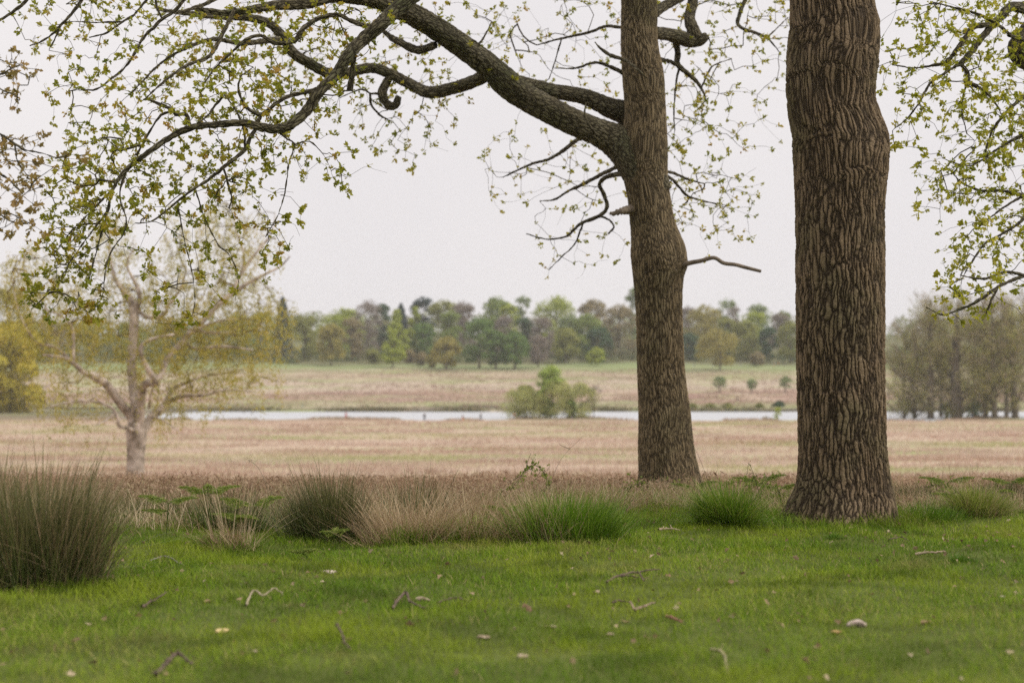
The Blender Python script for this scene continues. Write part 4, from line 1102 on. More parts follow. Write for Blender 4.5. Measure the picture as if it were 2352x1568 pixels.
Z4 = lambda X: 516.8 + .2441 * X
Z5 = lambda X: 1033.6 + .2441 * X
Z6 = lambda X: 1435.5 + .2441 * X
ZY = lambda Y: 631.6 + .2441 * Y
wood = [  # zone, cx, top, base (or None), half width, distance, colour, shape, label
 (Z4, 540, 205, 800, 104, 640, 'teal', 'cone', 'dark blue-green conical conifer standing alone against the sky behind the willow'),
 (Z4, 330, 345, 790, 120, 655, 'mid', 'dome', 'green tree just left of the dark conical conifer'),
 (Z4, 120, 350, 780, 150, 670, 'olive', 'dome', 'olive tree two crowns left of the dark conifer, seen through the willow'),
 (Z4, 745, 360, 810, 135, 640, 'olive', 'dome', 'broad olive tree touching the right side of the dark conifer'),
 (Z4, 1110, 298, 760, 230, 690, 'lime', 'dome', 'wide yellow-green crown forming the skyline right of the dark conifer'),
 (Z4, 1000, 450, 850, 140, 612, 'ochre', 'dome', 'olive-brown rounded tree at the wood edge below the wide yellow-green crown'),
 (Z4, 1190, 395, 830, 105, 640, 'tan', 'dome', 'narrow brownish tree left of the tall bare mauve tree'),
 (Z4, 1350, 232, 830, 140, 660, 'mauve', 'dome', 'tall leafless mauve-grey tree between green and lime crowns'),
 (Z4, 1475, 268, 700, 88, 705, 'dark', 'dome', 'slim dark green tree rising behind the bare mauve tree'),
 (Z4, 1615, 325, 800, 130, 645, 'lime', 'column', 'tall bright lime tree, left of a twin pair behind the pear-shaped one'),
 (Z4, 1790, 298, 760, 105, 660, 'lime', 'column', 'tall lime-green tree, right of a twin pair, below the dark pine'),
 (Z4, 1580, 508, 870, 145, 596, 'lime', 'pear', 'bright lime pear-shaped tree standing in front of the wood'),
 (Z4, 1860, 200, 700, 112, 760, 'teal', 'dome', 'dark blue-green pine with flat top above the skyline'),
 (Z4, 1655, 268, 600, 78, 770, 'teal', 'cone', 'small dark pointed conifer top left of the flat-topped pine'),
 (Z4, 1390, 690, 840, 75, 612, 'olive', 'dome', 'small brownish-olive tree left of the bright pear-shaped tree'),
 (Z4, 2080, 580, 890, 150, 588, 'ochre', 'dome', 'yellow-olive umbrella-shaped tree with a dark short trunk in front of the wood'),
 (Z4, 1860, 440, 800, 120, 650, 'green', 'dome', 'mid green tree between the lime twins and the umbrella-shaped tree'),
 (Z4, 2050, 228, 760, 165, 720, 'olive', 'dome', 'wide olive crown on the skyline right of the flat-topped pine'),
 (Z4, 2120, 330, 760, 120, 690, 'mid', 'dome', 'greyish green crown below the wide olive skyline crown'),
 (Z4, 2240, 262, 700, 110, 735, 'mauve', 'dome', 'mauve bare crown on the skyline right of the wide olive one'),
 (Z4, 1740, 700, 830, 50, 610, 'tan', 'dome', 'low reddish-brown shrub right of the bright pear-shaped tree'),
 (Z4, 1850, 725, 850, 70, 606, 'tan', 'dome', 'low brown shrub midway between pear-shaped and umbrella-shaped trees'),
 (Z4, 1935, 745, 870, 50, 600, 'ochre', 'dome', 'small pale yellowish bush touching the umbrella-shaped tree'),
 (Z5, 275, 380, 880, 165, 590, 'green', 'dome', 'tallest dark green tree at the left of the dense five-trunk clump'),
 (Z5, 430, 520, 885, 110, 588, 'green', 'dome', 'dark green tree in the middle of the dense five-trunk clump'),
 (Z5, 610, 520, 882, 150, 589, 'green', 'dome', 'dark green tree at the right of the dense five-trunk clump'),
 (Z5, 120, 240, 760, 130, 700, 'mauve', 'dome', 'mauve-grey bare tree behind the left shoulder of the dense clump'),
 (Z5, 440, 200, 700, 165, 745, 'mid', 'dome', 'soft green skyline crown above the dense clump'),
 (Z5, 510, 372, 760, 110, 680, 'mauve', 'dome', 'grey-mauve bare crown directly above the middle of the dense clump'),
 (Z5, 560, 268, 700, 100, 715, 'lime', 'dome', 'yellow-green crown between the soft green skyline and the mauve crown'),
 (Z5, 690, 188, 700, 92, 750, 'pale', 'dome', 'thin see-through tree top poking above the skyline'),
 (Z5, 710, 395, 800, 105, 675, 'dark', 'dome', 'dark green crown right behind the dense clump'),
 (Z5, 1000, 188, 780, 230, 720, 'lime', 'dome', 'very wide yellow-green crown on the skyline, the largest of the wood'),
 (Z5, 860, 380, 840, 125, 640, 'mauve', 'dome', 'large bare mauve-brown tree right of the dense clump'),
 (Z5, 830, 560, 872, 92, 592, 'mauve', 'dome', 'smaller grey-mauve bare tree with visible trunk in the gap right of the dense clump'),
 (Z5, 1090, 490, 830, 132, 612, 'olive', 'dome', 'olive tree at the wood edge left of the small bright lime tree'),
 (Z5, 1130, 365, 800, 130, 665, 'pale', 'dome', 'pale green crown above the olive wood-edge tree'),
 (Z5, 1300, 355, 800, 165, 655, 'mid', 'dome', 'grey-green tree above the dark rounded one'),
 (Z5, 1400, 480, 810, 135, 625, 'dark', 'dome', 'dark rounded tree behind the small bright lime tree'),
 (Z5, 1375, 680, 850, 92, 598, 'lime', 'dome', 'small bright lime tree on the grass edge left of the slim oak'),
 (Z5, 1350, 222, 760, 150, 740, 'tan', 'dome', 'brownish-olive skyline crown left of the slim oak'),
 (Z5, 1600, 268, 810, 160, 670, 'tan', 'dome', 'tall tan half-leafed tree partly hidden by the slim oak'),
 (Z5, 1790, 85, 800, 130, 690, 'pale', 'dome', 'tallest green crown, peeping out left of the slim oak trunk'),
 (Z5, 1900, 300, 800, 140, 650, 'olive', 'dome', 'olive tree mostly hidden behind the slim oak trunk'),
 (Z6, 760, 280, 770, 205, 670, 'ochre', 'dome', 'wide olive-yellow crown right of the slim oak trunk'),
 (Z6, 610, 540, 760, 115, 640, 'dark', 'dome', 'dark green crown low beside the slim oak trunk'),
 (Z6, 600, 290, 700, 100, 740, 'mauve', 'dome', 'bare mauve crown showing at the right of the slim oak on the skyline'),
 (Z6, 970, 218, 700, 105, 760, 'pale', 'dome', 'pale thin green skyline crown, left of two between the oaks'),
 (Z6, 1030, 290, 700, 80, 735, 'mauve', 'dome', 'small mauve crown between the two thin skyline crowns'),
 (Z6, 1250, 258, 700, 122, 750, 'pale', 'dome', 'pale thin skyline crown, right of two between the oaks'),
 (Z6, 1215, 325, 700, 132, 700, 'lime', 'dome', 'bright yellow-green crown below the right thin skyline crown'),
 (Z6, 1465, 350, 700, 105, 710, 'mauve', 'dome', 'pinkish-mauve crown beside the thick oak trunk on the skyline'),
 (Z6, 1490, 335, 700, 90, 760, 'mid', 'dome', 'green skyline top behind the pinkish-mauve crown'),
 (Z6, 960, 395, 770, 95, 655, 'olive', 'dome', 'olive crown right above the ochre dome-shaped tree'),
 (Z6, 1130, 415, 790, 155, 640, 'olive', 'dome', 'olive-tan broad tree right behind the ochre dome-shaped tree'),
 (Z6, 895, 505, 893, 218, 585, 'ochre', 'dome', 'large ochre dome-shaped tree on the green between the two oaks'),
 (Z6, 1242, 720, 862, 72, 596, 'tan', 'dome', 'small ochre-brown tree right of the large ochre dome'),
 (Z6, 1350, 480, 815, 95, 615, 'dark', 'dome', 'dark green upright tree left of the thick oak trunk'),
 (Z6, 1560, 430, 830, 130, 608, 'olive', 'dome', 'olive tree cut off by the thick oak trunk'),
]
for (zf, cx, top, bs, hw, d, ck, shp, lab) in wood:
    X = zf(cx)
    front = d < 618
    if front: d = ground_hit(X, ZY(bs), 420, 900)
    far_tree('conifer' if shp == 'cone' else ('shrub' if 'shrub' in lab or 'bush' in lab else 'broadleaf_tree'), lab, X, ZY(top), hw * .2441, d, ck, shp, crown0=(.14 if front and hw > 60 else .0), ncard=4200 if hw > 120 else 3000,
             thin=.45 if 'thin' in lab else 1.0, cat='tree' if 'shrub' not in lab and 'bush' not in lab else 'shrub', trunk_hw=(2.6 if ck == 'green' or 'umbrella' in lab else None))
for i, (X, Y0, hw, lab) in enumerate([(Z6(890), 950, 82, 'left'), (Z6(1190), 978, 70, 'middle'), (Z6(1510), 948, 76, 'right')]):
    d = ground_hit(X, ZY(1108), 420, 900)
    far_tree('hawthorn_tree', 'small grey-green round tree on the pale slope, %s one of the row of three' % lab, X, ZY(Y0), hw * .2441, d, 'pale', crown0=.32, group='three small trees on the pale slope', lobes=5, ncard=1500, trunk_hw=1.5, thin=.5, spray=.5, seed=700 + i * 13)
# far left, seen through and beside the willow
for (px, top, hw, d, ck, lab) in [(470, 745, 34, 660, 'olive', 'olive tree behind the right side of the willow'), (395, 735, 42, 665, 'dark', 'dark green tree behind the willow crown, right of its trunk'),
     (300, 738, 45, 668, 'mid', 'green tree straight behind the willow trunk'), (215, 730, 45, 670, 'olive', 'dull olive tree behind the left limb of the willow'), (130, 735, 48, 672, 'tan', 'brownish tree left behind the willow'),
     (55, 730, 42, 676, 'mid', 'green tree at the far left end of the wood'), (-25, 735, 45, 676, 'olive', 'olive tree at the left frame edge of the wood')]:
    far_tree('broadleaf_tree', lab, px, top, hw, d, ck)
far_tree('willow_tree', 'large golden-green willow mound at the left edge beside the pond end', 28, 738, 84, 385, 'gold', base_py=945, crown0=.02, group='golden willows at the left edge', ncard=11000, lobes=22, spray=1.0)
far_tree('willow_tree', 'taller golden half-leafed tree top rising behind the willow mound at the left edge', 20, 650, 70, 430, 'ochre', group='golden willows at the left edge', ncard=6500, thin=.7, spray=.7, crown0=.3)

# the wood further back reads as one mass
def distant_wood():
    g = Geo(); r = np.random.default_rng(4)
    C = []; Nn = []
    for k in range(260):
        d = r.uniform(770, 900); px = r.uniform(-300, 2650)
        b = G(px, d); R = r.uniform(7, 11); top = P(px, r.uniform(712, 736) + (12 if px < 560 else 0), d)[2]
        q = r.normal(size=(150, 3)); q /= np.linalg.norm(q, axis=1)[:, None]; q[:, 2] = np.abs(q[:, 2])
        hz = max(4, (top - b[2]))
        C.append(np.array([b[0], b[1], b[2]]) + q * [R, R, hz] * r.uniform(.85, 1.02, (150, 1))); Nn.append(q)
    C = np.concatenate(C); Nn = np.concatenate(Nn)
    n = len(C)
    rn = np.repeat(r.random(260), 150) * .7 + .3 * r.random(n)
    cards(g, C, Nn + r.normal(0, .4, Nn.shape), r.uniform(1.2, 2.2, n), r.uniform(1, 1.8, n), rn, r=r)
    m = leaf_mat('distant_crowns', [(0, (.12, .18, .055, 1)), (.4, (.22, .25, .07, 1)), (.7, (.24, .20, .14, 1)), (1, (.27, .28, .07, 1))], .3, .8)
    tag(g.build('distant_wood', m), 'far crowns of the wood behind the nearer trees, reading as one mass', kind='stuff')
distant_wood()

def undergrowth():
    g = Geo(); r = np.random.default_rng(14); C = []; Nn = []
    for k in range(300):
        d = r.uniform(622, 690); px = r.uniform(-200, 2500)
        b = G(px, d); Rr = r.uniform(2.5, 6); hz = r.uniform(2.5, 7.5)
        q = r.normal(size=(90, 3)); q /= np.linalg.norm(q, axis=1)[:, None]; q[:, 2] = np.abs(q[:, 2])
        C.append(b + q * [Rr, Rr, hz] * r.uniform(.7, 1.02, (90, 1))); Nn.append(q)
    C = np.concatenate(C); Nn = np.concatenate(Nn); n = len(C)
    m = leaf_mat('undergrowth_leaves', [(0, (.08, .12, .045, 1)), (.5, (.15, .18, .06, 1)), (.8, (.18, .15, .09, 1)), (1, (.2, .23, .06, 1))], .3, .8)
    cards(g, C, Nn + r.normal(0, .5, Nn.shape), r.uniform(.8, 1.6, n), r.uniform(.7, 1.3, n), np.repeat(r.random(300), 90) * .7 + .3 * r.random(n), r=r)
    tag(g.build('undergrowth', m), 'dull bushes and undergrowth filling the foot of the wood beyond the pond', kind='stuff')
undergrowth()

# ------------------------------------------------------------------ tall alders on the right by the pond
TWIGS_FAR = leaf_mat('bare_far_twigs', [(0, (.22, .18, .11, 1)), (.6, (.35, .29, .185, 1)), (1, (.46, .38, .25, 1))], .2, .8)
LEAF_FARY = leaf_mat('sparse_far_leaves', [(0, (.23, .25, .06, 1)), (.6, (.37, .37, .09, 1)), (1, (.52, .46, .11, 1))], .4, .6)
def alder(px, top, hw, thw, d, label, cr0=.1, leafy=.5):
    r = np.random.default_rng(abs(int(px)))
    b = G(px, d); ztop = P(px, top, d)[2]; H = ztop - b[2]; R = hw * d / F; tr = 1.25 * thw * d / F
    root = thing('alder_tree', b, label, 'tree', 'tall half-bare trees at the right end of the pond')
    gt = Geo()
    tp = np.array([[b[0], b[1], b[2] - .4, tr * 1.3], [b[0], b[1], b[2] + .05 * H, tr], [b[0] + r.normal(0, .3), b[1], b[2] + .45 * H, tr * .7], [b[0] + r.normal(0, .5), b[1], b[2] + .9 * H, tr * .12]])
    c = catmull(tp, H / 20); tube(gt, c[:, :3], c[:, 3], 10)
    tips = []
    for k in range(60):
        t = r.uniform(cr0, .92); i = int(t / .9 * (len(c) - 1)); i = min(i, len(c) - 1); p0 = c[i]
        az = r.uniform(0, 6.28); l = R * (1 - .55 * t) * r.uniform(.6, 1.15); up = l * r.uniform(.5, 1.3)
        q = np.array([[*p0[:3], p0[3] * .35], [p0[0] + .5 * l * math.cos(az), p0[1] + .5 * l * math.sin(az), p0[2] + up * .4, .07], [p0[0] + l * math.cos(az), p0[1] + l * math.sin(az), min(p0[2] + up, ztop), .03]])
        q = catmull(q, l / 5); tube(gt, q[:, :3], q[:, 3], 4, cap=False)
        tips.extend(q[2:, :3].tolist())
    gt.build('trunk', BARK_FAR, root, loc=b)
    tips = np.array(tips)
    g = Geo(); n = 2100
    C = tips[r.integers(0, len(tips), n)] + r.normal(0, .8, (n, 3))
    ok = C[:, 2] < ztop; C = C[ok]; n = len(C)
    U = C - np.array([b[0], b[1], 0]); U[:, 2] = R * .9; U += r.normal(0, R * .3, U.shape)
    cards(g, C, r.normal(size=C.shape), r.uniform(1.0, 2.2, n), r.uniform(.09, .22, n), r.random(n), r=r, updir=U)
    g.build('twigs', TWIGS_FAR, root, loc=b)
    g = Geo(); n = int(5600 * leafy)
    cl = tips[tips[:, 2] < b[2] + H * .88]; cl = cl[r.integers(0, len(cl), 90)]
    C = cl[r.integers(0, len(cl), n)] + r.normal(0, .85, (n, 3))
    cards(g, C, r.normal(size=C.shape), r.uniform(.25, .5, n), r.uniform(.18, .38, n), r.random(n), r=r)
    g.build('foliage', LEAF_FARY, root, loc=b)
for (px, top, hw, thw, d, lab, lf) in [
    (2076, 735, 74, 3.2, 331, 'thin leftmost tree of the row beside the thick oak trunk, water behind its foot', .5), (2099, 750, 66, 4, 329, 'short dark-trunked tree second in the row by the water', .5),
    (2136, 655, 72, 6.5, 326, 'tall bare-topped tree third in the right-hand row, with straight grey trunk', .6), (2196, 655, 78, 11, 325, 'tall tree with the thickest grey trunk in the right-hand row', .7),
    (2262, 665, 66, 5, 326, 'narrow tall trunk right of the thickest one, left of a close pair', .6), (2283, 680, 66, 5.5, 322, 'right trunk of the close pair in the right-hand row', .9), (2330, 668, 78, 6, 324, 'tall half-bare tree at the right frame edge', .8),
    (2400, 660, 78, 6, 325, 'tall tree just beyond the right frame edge, its twigs reaching in', .7), (2160, 700, 66, 4, 345, 'slim tree in the second row, between third and thickest trunks', .7), (2235, 690, 70, 4, 350, 'slim second-row tree right behind the thickest trunk', .9),
    (2310, 655, 76, 4, 350, 'second-row mauve-topped tree near the right frame edge', .5), (2380, 670, 76, 4, 348, 'second-row tree at the far right', .6)]:
    alder(px, top, hw, thw, d, lab, leafy=lf)
far_tree('evergreen_shrub', 'dark evergreen bush under the tall trees, left of the thickest trunk', 2172, 925, 18, 333, 'dark', group='dark bushes under the tall trees', ncard=900, lobes=6, crown0=.0, spray=.35, cat='shrub')
far_tree('evergreen_shrub', 'dark evergreen bush under the tall trees, right of the thickest trunk', 2238, 920, 26, 336, 'dark', group='dark bushes under the tall trees', ncard=1100, lobes=6, crown0=.0, spray=.35, cat='shrub')

# ------------------------------------------------------------------ willows on the spit in the pond
grp = 'willows on the spit at the pond'
far_tree('willow_tree', 'rounded yellow-green willow with wide top knot, tallest on the pond spit', 1264, 838, 36, 329, 'leaf', crown0=.55, group=grp, ncard=4200, lobes=10, spray=.4, thin=.7, seed=3)
far_tree('willow_tree', 'green ivy-clad willow stem below the tallest top on the pond spit', 1254, 862, 26, 328, 'leaf', 'column', crown0=.06, group=grp, ncard=4200, lobes=9, spray=.4, seed=4, thin=.8)
far_tree('willow_shrub', 'sprawling olive willow overhanging the water at the left of the pond spit', 1208, 884, 66, 329, 'sage', crown0=.03, group=grp, ncard=11000, lobes=24, spray=.34, thin=.7, seed=5, cat='shrub', trunk_hw=.8)
far_tree('willow_shrub', 'olive willow bush in the middle of the pond spit', 1280, 870, 56, 327.5, 'sage', crown0=.03, group=grp, ncard=9000, lobes=20, spray=.34, thin=.7, seed=6, cat='shrub', trunk_hw=.8)
far_tree('willow_shrub', 'upright olive willow at the right of the pond spit', 1334, 876, 50, 329, 'sage', crown0=.03, group=grp, ncard=6500, lobes=16, spray=.34, thin=.55, seed=7, cat='shrub', trunk_hw=.8)
far_tree('willow_tree', 'leaning thin grey tree at the right tip of the pond spit', 1364, 884, 26, 328, 'mauve', crown0=.35, group=grp, ncard=900, lobes=7, spray=.4, thin=.5, seed=8, trunk_hw=1)
far_tree('evergreen_shrub', 'dark green bush near the water, right part of the pond spit', 1312, 918, 15, 326.5, 'mid', crown0=.02, group=grp, ncard=1500, lobes=6, spray=.4, seed=9, cat='shrub')
far_tree('shrub', 'dark gorse mound on the far bank left of the thick oak trunk', Z6(1445), 921, 20, 424, 'dark', crown0=.0, group='bushes on the far bank', ncard=900, lobes=7, spray=.5, cat='shrub')
far_tree('shrub', 'thin yellow-green sapling on the near bank left of the thick oak trunk', Z6(1430), 934, 11, 318, 'lime', crown0=.1, group='bushes on the near bank', ncard=600, lobes=6, spray=.3, thin=.7, cat='shrub')
far_tree('shrub', 'low brown sedge mound on the near bank beside the thin sapling', Z6(1330), 957, 24, 316, 'tan', crown0=.0, group='bushes on the near bank', ncard=700, lobes=8, spray=.3, cat='shrub')
for (X, lab) in [(Z6(630), 'olive scrub on the far bank just right of the slim oak'), (Z6(800), 'olive scrub on the far bank below the left small tree'), (Z6(960), 'olive scrub on the far bank below the gap in the row of three'), (Z6(1260), 'olive scrub on the far bank left of the dark gorse mound')]:
    far_tree('shrub', lab, X, 926, 17, 420, 'olive', crown0=.0, group='olive scrub on the far bank', ncard=500, lobes=7, spray=.5, thin=.7, cat='shrub')

# ------------------------------------------------------------------ people
def skin_obj(verts, edges, radii, sub=1):
    me = bpy.data.meshes.new('sk'); me.from_pydata(verts, edges, [])
    o = bpy.data.objects.new('sk', me); col.objects.link(o)
    o.modifiers.new('s', 'SKIN')
    for i, rr in enumerate(radii): me.skin_vertices[0].data[i].radius = (rr, rr)
    me.skin_vertices[0].data[0].use_root = True
    m = o.modifiers.new('u', 'SUBSURF'); m.levels = sub; m.render_levels = sub
    dg = bpy.context.evaluated_depsgraph_get()
    res = bpy.data.meshes.new_from_object(o.evaluated_get(dg))
    bpy.data.objects.remove(o)
    for p in res.polygons: p.use_smooth = True
    return res

def person_meshes(stride, lean):
    hip = (0, 0, .92); ch = (lean * .5, 0, 1.3); nk = (lean, 0, 1.48); hd = (lean * 1.1, 0, 1.58); hd2 = (lean * 1.2, 0, 1.69)
    a = stride
    V = [hip, ch, nk, hd, hd2, (0, .1, .86), (a, .11, .48), (a * 1.3 - .05, .11, .08), (a * 1.3 + .1, .11, .04), (0, -.1, .86), (-a * .6, -.11, .48), (-a * 1.5, -.11, .1), (-a * 1.5 + .14, -.11, .04),
         (lean, .19, 1.42), (lean - a * .5, .24, 1.14), (lean + .04 - a * .3, .25, .9), (lean + .06 - a * .2, .25, .8), (lean, -.19, 1.42), (lean + a * .5, -.24, 1.14), (lean + .1 + a * .6, -.24, .9), (lean + .13 + a * .6, -.24, .8)]
    E = [(0, 1), (1, 2), (2, 3), (3, 4), (0, 5), (5, 6), (6, 7), (7, 8), (0, 9), (9, 10), (10, 11), (11, 12), (2, 13), (13, 14), (14, 15), (15, 16), (2, 17), (17, 18), (18, 19), (19, 20)]
    R = [.13, .14, .055, .085, .08, .085, .06, .042, .035, .085, .06, .042, .035, .055, .042, .03, .03, .055, .042, .03, .03]
    body = skin_obj(V, E, R)
    Vj = [hip, ch, nk, (lean, .19, 1.42), (lean - a * .5, .24, 1.14), (lean + .03 - a * .32, .25, .93), (lean, -.19, 1.42), (lean + a * .5, -.24, 1.14), (lean + .09 + a * .57, -.24, .93)]
    jac = skin_obj(Vj, [(0, 1), (1, 2), (2, 3), (3, 4), (4, 5), (2, 6), (6, 7), (7, 8)], [.16, .17, .075, .075, .058, .045, .075, .058, .045])
    Vt = [(0, 0, .95), (0, .1, .86), (a, .11, .48), (a * 1.3 - .05, .11, .1), (0, -.1, .86), (-a * .6, -.11, .48), (-a * 1.5, -.11, .12)]
    tro = skin_obj(Vt, [(0, 1), (1, 2), (2, 3), (0, 4), (4, 5), (5, 6)], [.14, .1, .075, .058, .1, .075, .058])
    hr = skin_obj([(hd2[0] - .02, 0, 1.66), (hd2[0] - .025, 0, 1.74)], [(0, 1)], [.088, .08])
    return body, jac, tro, hr
SKIN = plain('skin', (.5, .32, .24, 1), .6)
HAIR = plain('dark_hair', (.05, .035, .025, 1), .7)
cloth = {k: plain('cloth_' + k, v + (1,), .85) for k, v in dict(red=(.75, .07, .05), dark=(.04, .05, .055), teal=(.08, .3, .38), white=(.75, .74, .74), green=(.28, .5, .16), blue=(.22, .32, .5), orange=(.8, .3, .12), grey=(.2, .21, .23), jeans=(.08, .12, .2), pale=(.5, .55, .65)).items()}
poses = [person_meshes(.02, .02), person_meshes(.16, .05), person_meshes(.05, .35)]
def person(px, py, pose, rz, top, leg, label, scale=1.0, d=None, group='people by the pond'):
    d = d or ground_hit(px, py, 250, 900)
    b = G(px, d)
    root = thing('person', b, label, 'person', group)
    root.rotation_euler = (0, 0, rz); root.scale = (scale,) * 3
    for nm, me, mt in zip(('body', 'jacket', 'trousers', 'hair'), poses[pose], (SKIN, cloth[top], cloth[leg], HAIR)):
        o = bpy.data.objects.new(nm, me); col.objects.link(o); o.parent = root
        if not me.materials: me.materials.append(SKIN)
        o.material_slots[0].link = 'OBJECT'; o.material_slots[0].material = mt
person(516, 960, 1, .3, 'white', 'teal', 'person in a white top and teal trousers at the left end of the pond')
person(561, 958, 1, .2, 'dark', 'dark', 'person in dark clothes walking on the near bank, left of the stooping one', 1.0)
person(578, 961, 2, -.1, 'dark', 'teal', 'person in a dark jacket and teal trousers stooping forward at the near bank')
person(598, 961, 0, 1.2, 'red', 'red', 'small child in red standing next to the stooping person', .6)
person(615, 962, 0, 1.2, 'green', 'pale', 'child in a green top on the near bank right of the child in red', .85)
person(625, 962, 0, 2.2, 'blue', 'jeans', 'small figure in blue beside the child in green', .55)
person(795, 963, 0, .4, 'red', 'red', 'person dressed all in bright red standing alone at the water edge')
person(975, 967, 0, 1.0, 'dark', 'dark', 'tall person in black silhouetted against the water, nearest the frame centre')
person(1063, 966, 0, 2.0, 'grey', 'orange', 'short figure in grey and orange on the bank, left of the pair by the water', .75)
person(1104, 967, 0, .6, 'dark', 'grey', 'person in dark coat on the near bank left of the pond spit')
person(1181, 964, 0, .2, 'orange', 'pale', 'person in an orange-red top and light trousers beside the pond spit', .95)
person(2205, 960, 0, .2, 'white', 'pale', 'person in white under the tall trees on the right')
person(2232, 962, 1, .2, 'dark', 'jeans', 'person in dark top and blue jeans walking under the tall trees on the right')
person(695, 938, 0, .2, 'grey', 'teal', 'lone person in grey on the far bank of the pond', 1., group='people across the water')
for i, (X, Y0, t_, l_, s, lab) in enumerate([(Z6(575), 862, 'pale', 'grey', .8, 'figure in pale clothes sitting low on the green, nearest the slim oak'), (Z6(650), 865, 'blue', 'jeans', .85, 'figure in blue on the green left of the large ochre tree'), (Z6(830), 868, 'blue', 'pale', 1., 'figure in light blue below the left half of the large ochre tree'),
      (Z6(1085), 862, 'grey', 'white', 1., 'figure in grey at the right edge of the large ochre tree'), (Z6(1040), 905, 'white', 'pale', .7, 'pale figure low in the grass between ochre tree and small trees'), (Z6(1403), 862, 'white', 'orange', 1.1, 'figure in white near the thick oak, left of the one in orange'),
      (Z6(1444), 858, 'orange', 'grey', 1., 'figure in orange on the green near the thick oak'), (Z6(1500), 862, 'dark', 'dark', 1., 'dark figure on the green closest to the thick oak'), (Z6(1055), 1195, 'dark', 'dark', 1., 'dark figure in the brown bracken between the small trees and the pond')]):
    person(X, ZY(Y0), 0, i * .7, t_, l_, lab, s, group='people across the water')
for i, (X, t_, lab) in enumerate([(122, 'blue', 'leftmost of the people in blue beyond the willow at the left'), (130, 'pale', 'person in pale blue beyond the willow, second from the left'), (145, 'teal', 'person in teal beyond the willow, third from the left'), (157, 'blue', 'person in darker blue beyond the willow, fourth from the left')]):
    person(X, 927 + i, 0, i, t_, 'jeans', lab, 1.0, d=428, group='people in blue beyond the willow')

# ------------------------------------------------------------------ lawn
def lawn():
    g = Geo(); r = np.random.default_rng(21)
    n = 430000
    y = 4.4 + (17.2 - 4.4) * r.random(n) ** .85
    x = r.uniform(-1, 1, n) * (.375 * y + 1.3)
    dens = .5 + .5 * np.sin(x * 3.1 + 2 * np.sin(y * 1.7)) * np.sin(y * 2.3 + 1.5 * np.sin(x * 2.2))
    edge = 15.0 + .8 * np.sin(x * 1.1) + .5 * np.sin(x * 2.7 + 1) - 2.6 / (1 + np.exp((x - .2) * 2.2)) 
    keep = (r.random(n) < .55 + .45 * dens) & (y < edge + r.exponential(.35, n))
    x, y, dens, edge = x[keep], y[keep], dens[keep], edge[keep]; n = len(x)
    tf = np.clip(np.sin(x * 6.1 + 3 * np.sin(y * 2.7)) * np.sin(y * 5.3 + 2 * np.sin(x * 3.9)) - .35, 0, 1)
    h = (.026 + .028 * dens + .02 * r.random(n) + .05 * tf) * r.uniform(.6, 1.5, n)
    h *= 1 + .8 * np.clip((y - edge + .6), 0, 1)
    # longer grass round the trunk feet
    for tx, ty in ((2.95, 12.7), (1.9, 17.0)):
        dd = np.hypot(x - tx, y - ty); h *= 1 + 1.3 * np.exp(-((dd - .55) / .3) ** 2)
    w_ = .0035 * (y / 7) ** .6 * r.uniform(.7, 1.4, n)
    B = np.stack([x, y, zg(x, y) - .004], 1)
    rn = np.clip(r.random(n) * .75 + .18 * np.sin(x * 1.3 + y * .7) + .12, 0, .9)
    dry = r.random(n) < .045; rn[dry] = r.uniform(.9, 1, dry.sum())
    blades(g, B, h, w_, r.uniform(0, 6.28, n), r.uniform(.05, .75, n), r.uniform(0, .8, n), rn, segs=2, r=r)
    tag(g.build('grass', GRASS), 'short bright green lawn grass of the foreground', 'grass', kind='stuff')
lawn()

def bracken_litter():
    g = Geo(); r = np.random.default_rng(22)
    n = 170000
    y = r.uniform(13.2, 30, n); x = r.uniform(-1, 1, n) * (.375 * y + 2)
    edge = 15.0 + .8 * np.sin(x * 1.1) + .5 * np.sin(x * 2.7 + 1) - 2.2 / (1 + np.exp((x - .2) * 2.2))
    k = y > edge + r.normal(0, .35, n)
    x, y = x[k], y[k]; n = len(x)
    mound = .5 + .5 * np.sin(x * 1.7 + y) * np.sin(y * 1.9 + .5 * x)
    zt = r.random(n) * (.07 + .17 * mound)
    C = np.stack([x, y, zg(x, y) + zt], 1)
    Nn = r.normal(size=(n, 3)); Nn[:, 2] += .6
    cards(g, C, Nn, r.uniform(.03, .11, n), r.uniform(.007, .022, n), r.random(n) * .95, r=r)
    # upright stalks
    m = 9000
    y = r.uniform(14, 30, m); x = r.uniform(-1, 1, m) * (.375 * y + 2)
    k = y > 15.2 - 2.2 / (1 + np.exp((x - .2) * 2.2)); x, y = x[k], y[k]; m = len(x)
    g2 = Geo()
    blades(g2, np.stack([x, y, zg(x, y)], 1), r.uniform(.12, .42, m), np.full(m, .006), r.uniform(0, 6.28, m), r.uniform(.1, .9, m), r.uniform(-.2, .5, m), r.random(m) * .9, r=r)
    tag(g.build('bracken_litter', BRACKEN_DEAD), 'brown dead bracken litter along the edge of the lawn', 'bracken', kind='stuff')
    tag(g2.build('bracken_stalks', BRACKEN_DEAD), 'dry brown stalks standing in the dead bracken', 'bracken', kind='stuff')
bracken_litter()

